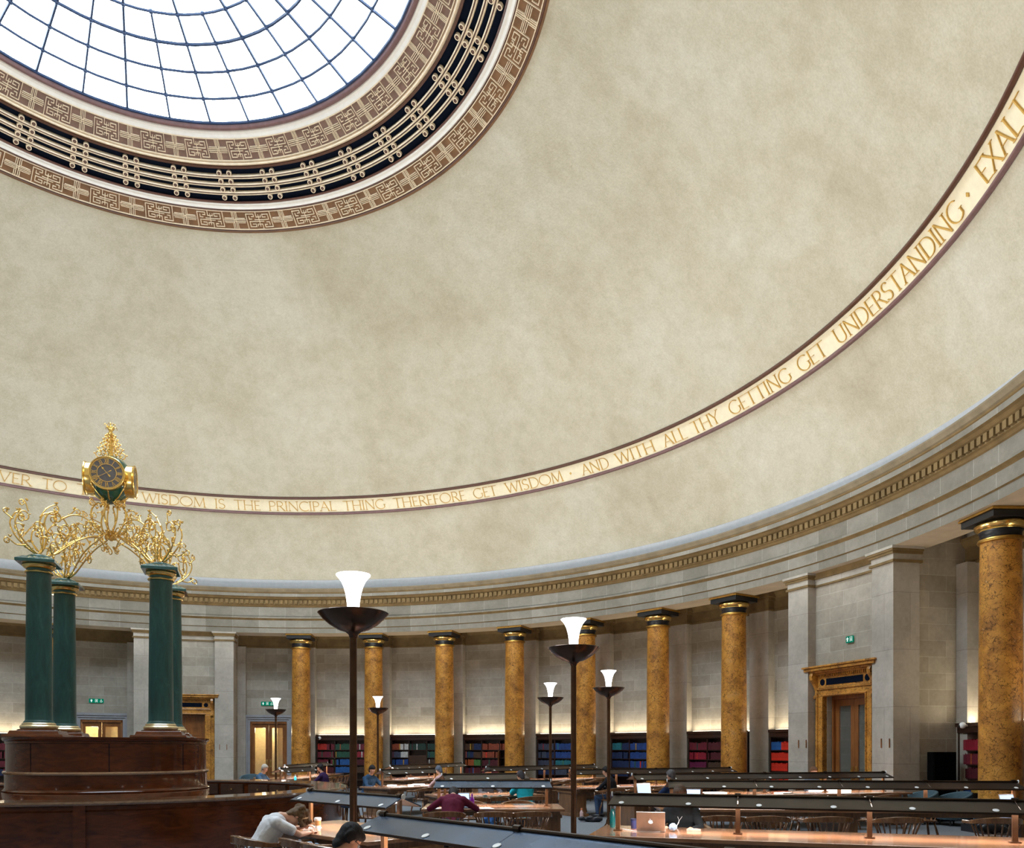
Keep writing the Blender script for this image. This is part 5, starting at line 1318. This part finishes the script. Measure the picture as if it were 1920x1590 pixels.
person('person in a white T-shirt with curly fair-brown hair bent over the coffee cup table',4.66,-6.46,R(33),fabric('white_tshirt',(.62,.63,.66)),hair('curly_brown_hair',(.115,.070,.034)),DK,lean=.60,head_pitch=1.35,head_yaw=.0,headoff=(0,.04,-.10),hands=((-.03,.66,.86),(.12,.66,.80)),elbows=((-.26,.44,.79),(.26,.44,.79)),sleeve='short',near=True,hairstyle='curly',extra='headband')
person('person with short black hair and glasses at the bottom edge, light blue shirt',6.05,-9.95,R(60),fabric('pale_blue_shirt',(.40,.47,.62)),hair('black_hair',(.005,.0055,.007)),DK,lean=.62,head_pitch=.8,head_yaw=.5,hands=((-.08,.52,.77),(.14,.52,.77)),near=True,glasses=True,skin=SK2)
x,y,f=seat('C',.30,-.92); person('person in a maroon sweater with short dark hair, back to the camera',x,y,f,fabric('maroon_knit',(.115,.012,.035)),hair('dark_brown_hair',(.02,.016,.016)),DK,lean=.55,head_pitch=1.1,headoff=(0,.03,-.09),elbows=((-.40,.26,.79),(.40,.26,.79)),hands=((-.36,.56,.79),(.34,.56,.79)))
x,y,f=seat('J',1.52,-.86); person('person in a bright teal shirt seated with back to the camera',x,y,f+.05,fabric('teal_shirt',(.015,.36,.46)),hair('dark_hair',(.03,.025,.03)),JN,lean=.38,head_pitch=.7,sleeve='short')
x,y,f=seat('J',1.35,.92); person('person with a dark hair bun facing the camera beyond the teal-shirted reader',x,y,f,fabric('grey_jumper',(.06,.06,.07)),hair('bun_hair',(.02,.014,.012)),DK,lean=.2,head_pitch=.35,hairstyle='bun')
x,y,f=seat('G',.55,-.98); person('person in a black top seated right of the second largest torch pole, turned left',x,y,f+.55,fabric('black_jumper',(.010,.011,.015)),hair('black_hair_two',(.008,.008,.01)),JN,lean=.32,head_pitch=.4,hands=((-.3,.45,.78),(.05,.5,.78)))
x,y,f=seat('F',.45,-1.0); person('person in a dark blue shirt with greying hair, back to the camera',x,y,f+.3,fabric('dark_blue_shirt',(.012,.025,.075)),hair('grey_brown_hair',(.09,.085,.09)),DK,lean=.22,head_pitch=.3)
x,y,f=seat('D',.72,.92); person('person in a dark T-shirt behind the silver laptop, face hidden by the lamp hood',x,y,f-.12,fabric('charcoal_tshirt',(.018,.022,.026)),hair('mid_brown_hair',(.10,.065,.045)),JN,lean=.38,head_pitch=.45,hands=((-.16,.48,.77),(.12,.46,.77)),elbows=((-.27,.26,.78),(.27,.22,.78)),extra='earphones',near=True)
x,y,f=seat('N',.35,.86); person('person with grey hair and denim jacket in profile by the far oak doors',x,y,f,fabric('denim_jacket_cloth',(.05,.10,.17)),hair('silver_hair',(.42,.38,.33)),DK,lean=.3,head_pitch=.45)
x,y,f=seat('N',1.0,-.9); person('person in dark purple with black hair at the far table left of the torch pole',x,y,f,fabric('dark_purple_top',(.025,.010,.05)),hair('black_hair_three',(.008,.007,.009)),DK,lean=.25,head_pitch=.4)
x,y,f=seat('M',.25,.86); person('person in a dark blue top with black hair behind the small distant torch pole',x,y,f,fabric('navy_top',(.02,.05,.10)),hair('black_hair_four',(.008,.007,.009)),JN,lean=.25,head_pitch=.5)
x,y,f=seat('M',1.35,-.92); person('person with blue-grey hair and pink shirt beyond the maroon-sweatered reader, to the left',x,y,f,fabric('pink_shirt',(.5,.32,.32)),hair('blue_grey_hair',(.09,.11,.15)),DK,lean=.3,head_pitch=.6)
x,y,f=seat('F',5.0,.95); person('person facing the camera under the far right lamp hood before the marble doorcase',x,y,f,fabric('slate_top',(.12,.15,.19)),hair('brown_hair_five',(.12,.06,.03)),DK,lean=.2,head_pitch=.3)
# ------------------------------------------------------------------ LIGHT, SKY, CAMERA
w=bpy.data.worlds.new('sky'); scene.world=w; w.use_nodes=True; bg=w.node_tree.nodes['Background']; bg.inputs[0].default_value=(.74,.87,1,1); bg.inputs[1].default_value=P_SKY
l=bpy.data.lights.new('skylight_portal','AREA'); l.shape='DISK'; l.size=12.2; l.cycles.is_portal=True
lo=bpy.data.objects.new('skylight_portal',l); COL.objects.link(lo); lo.location=(0,0,19.7)
cam=bpy.data.cameras.new('camera'); co=bpy.data.objects.new('camera',cam); COL.objects.link(co); scene.camera=co
co.location=(7.2626,-15.1999,1.70); co.rotation_euler=(PI/2,0,0)
cam.sensor_width=36; cam.sensor_fit='HORIZONTAL'; cam.lens=27.5127; cam.shift_x=.022106; cam.shift_y=.317445; cam.clip_end=200
vs=scene.view_settings; vs.view_transform='Standard'; vs.look='None'; vs.exposure=P_EXP; vs.gamma=1; vs.use_curve_mapping=False
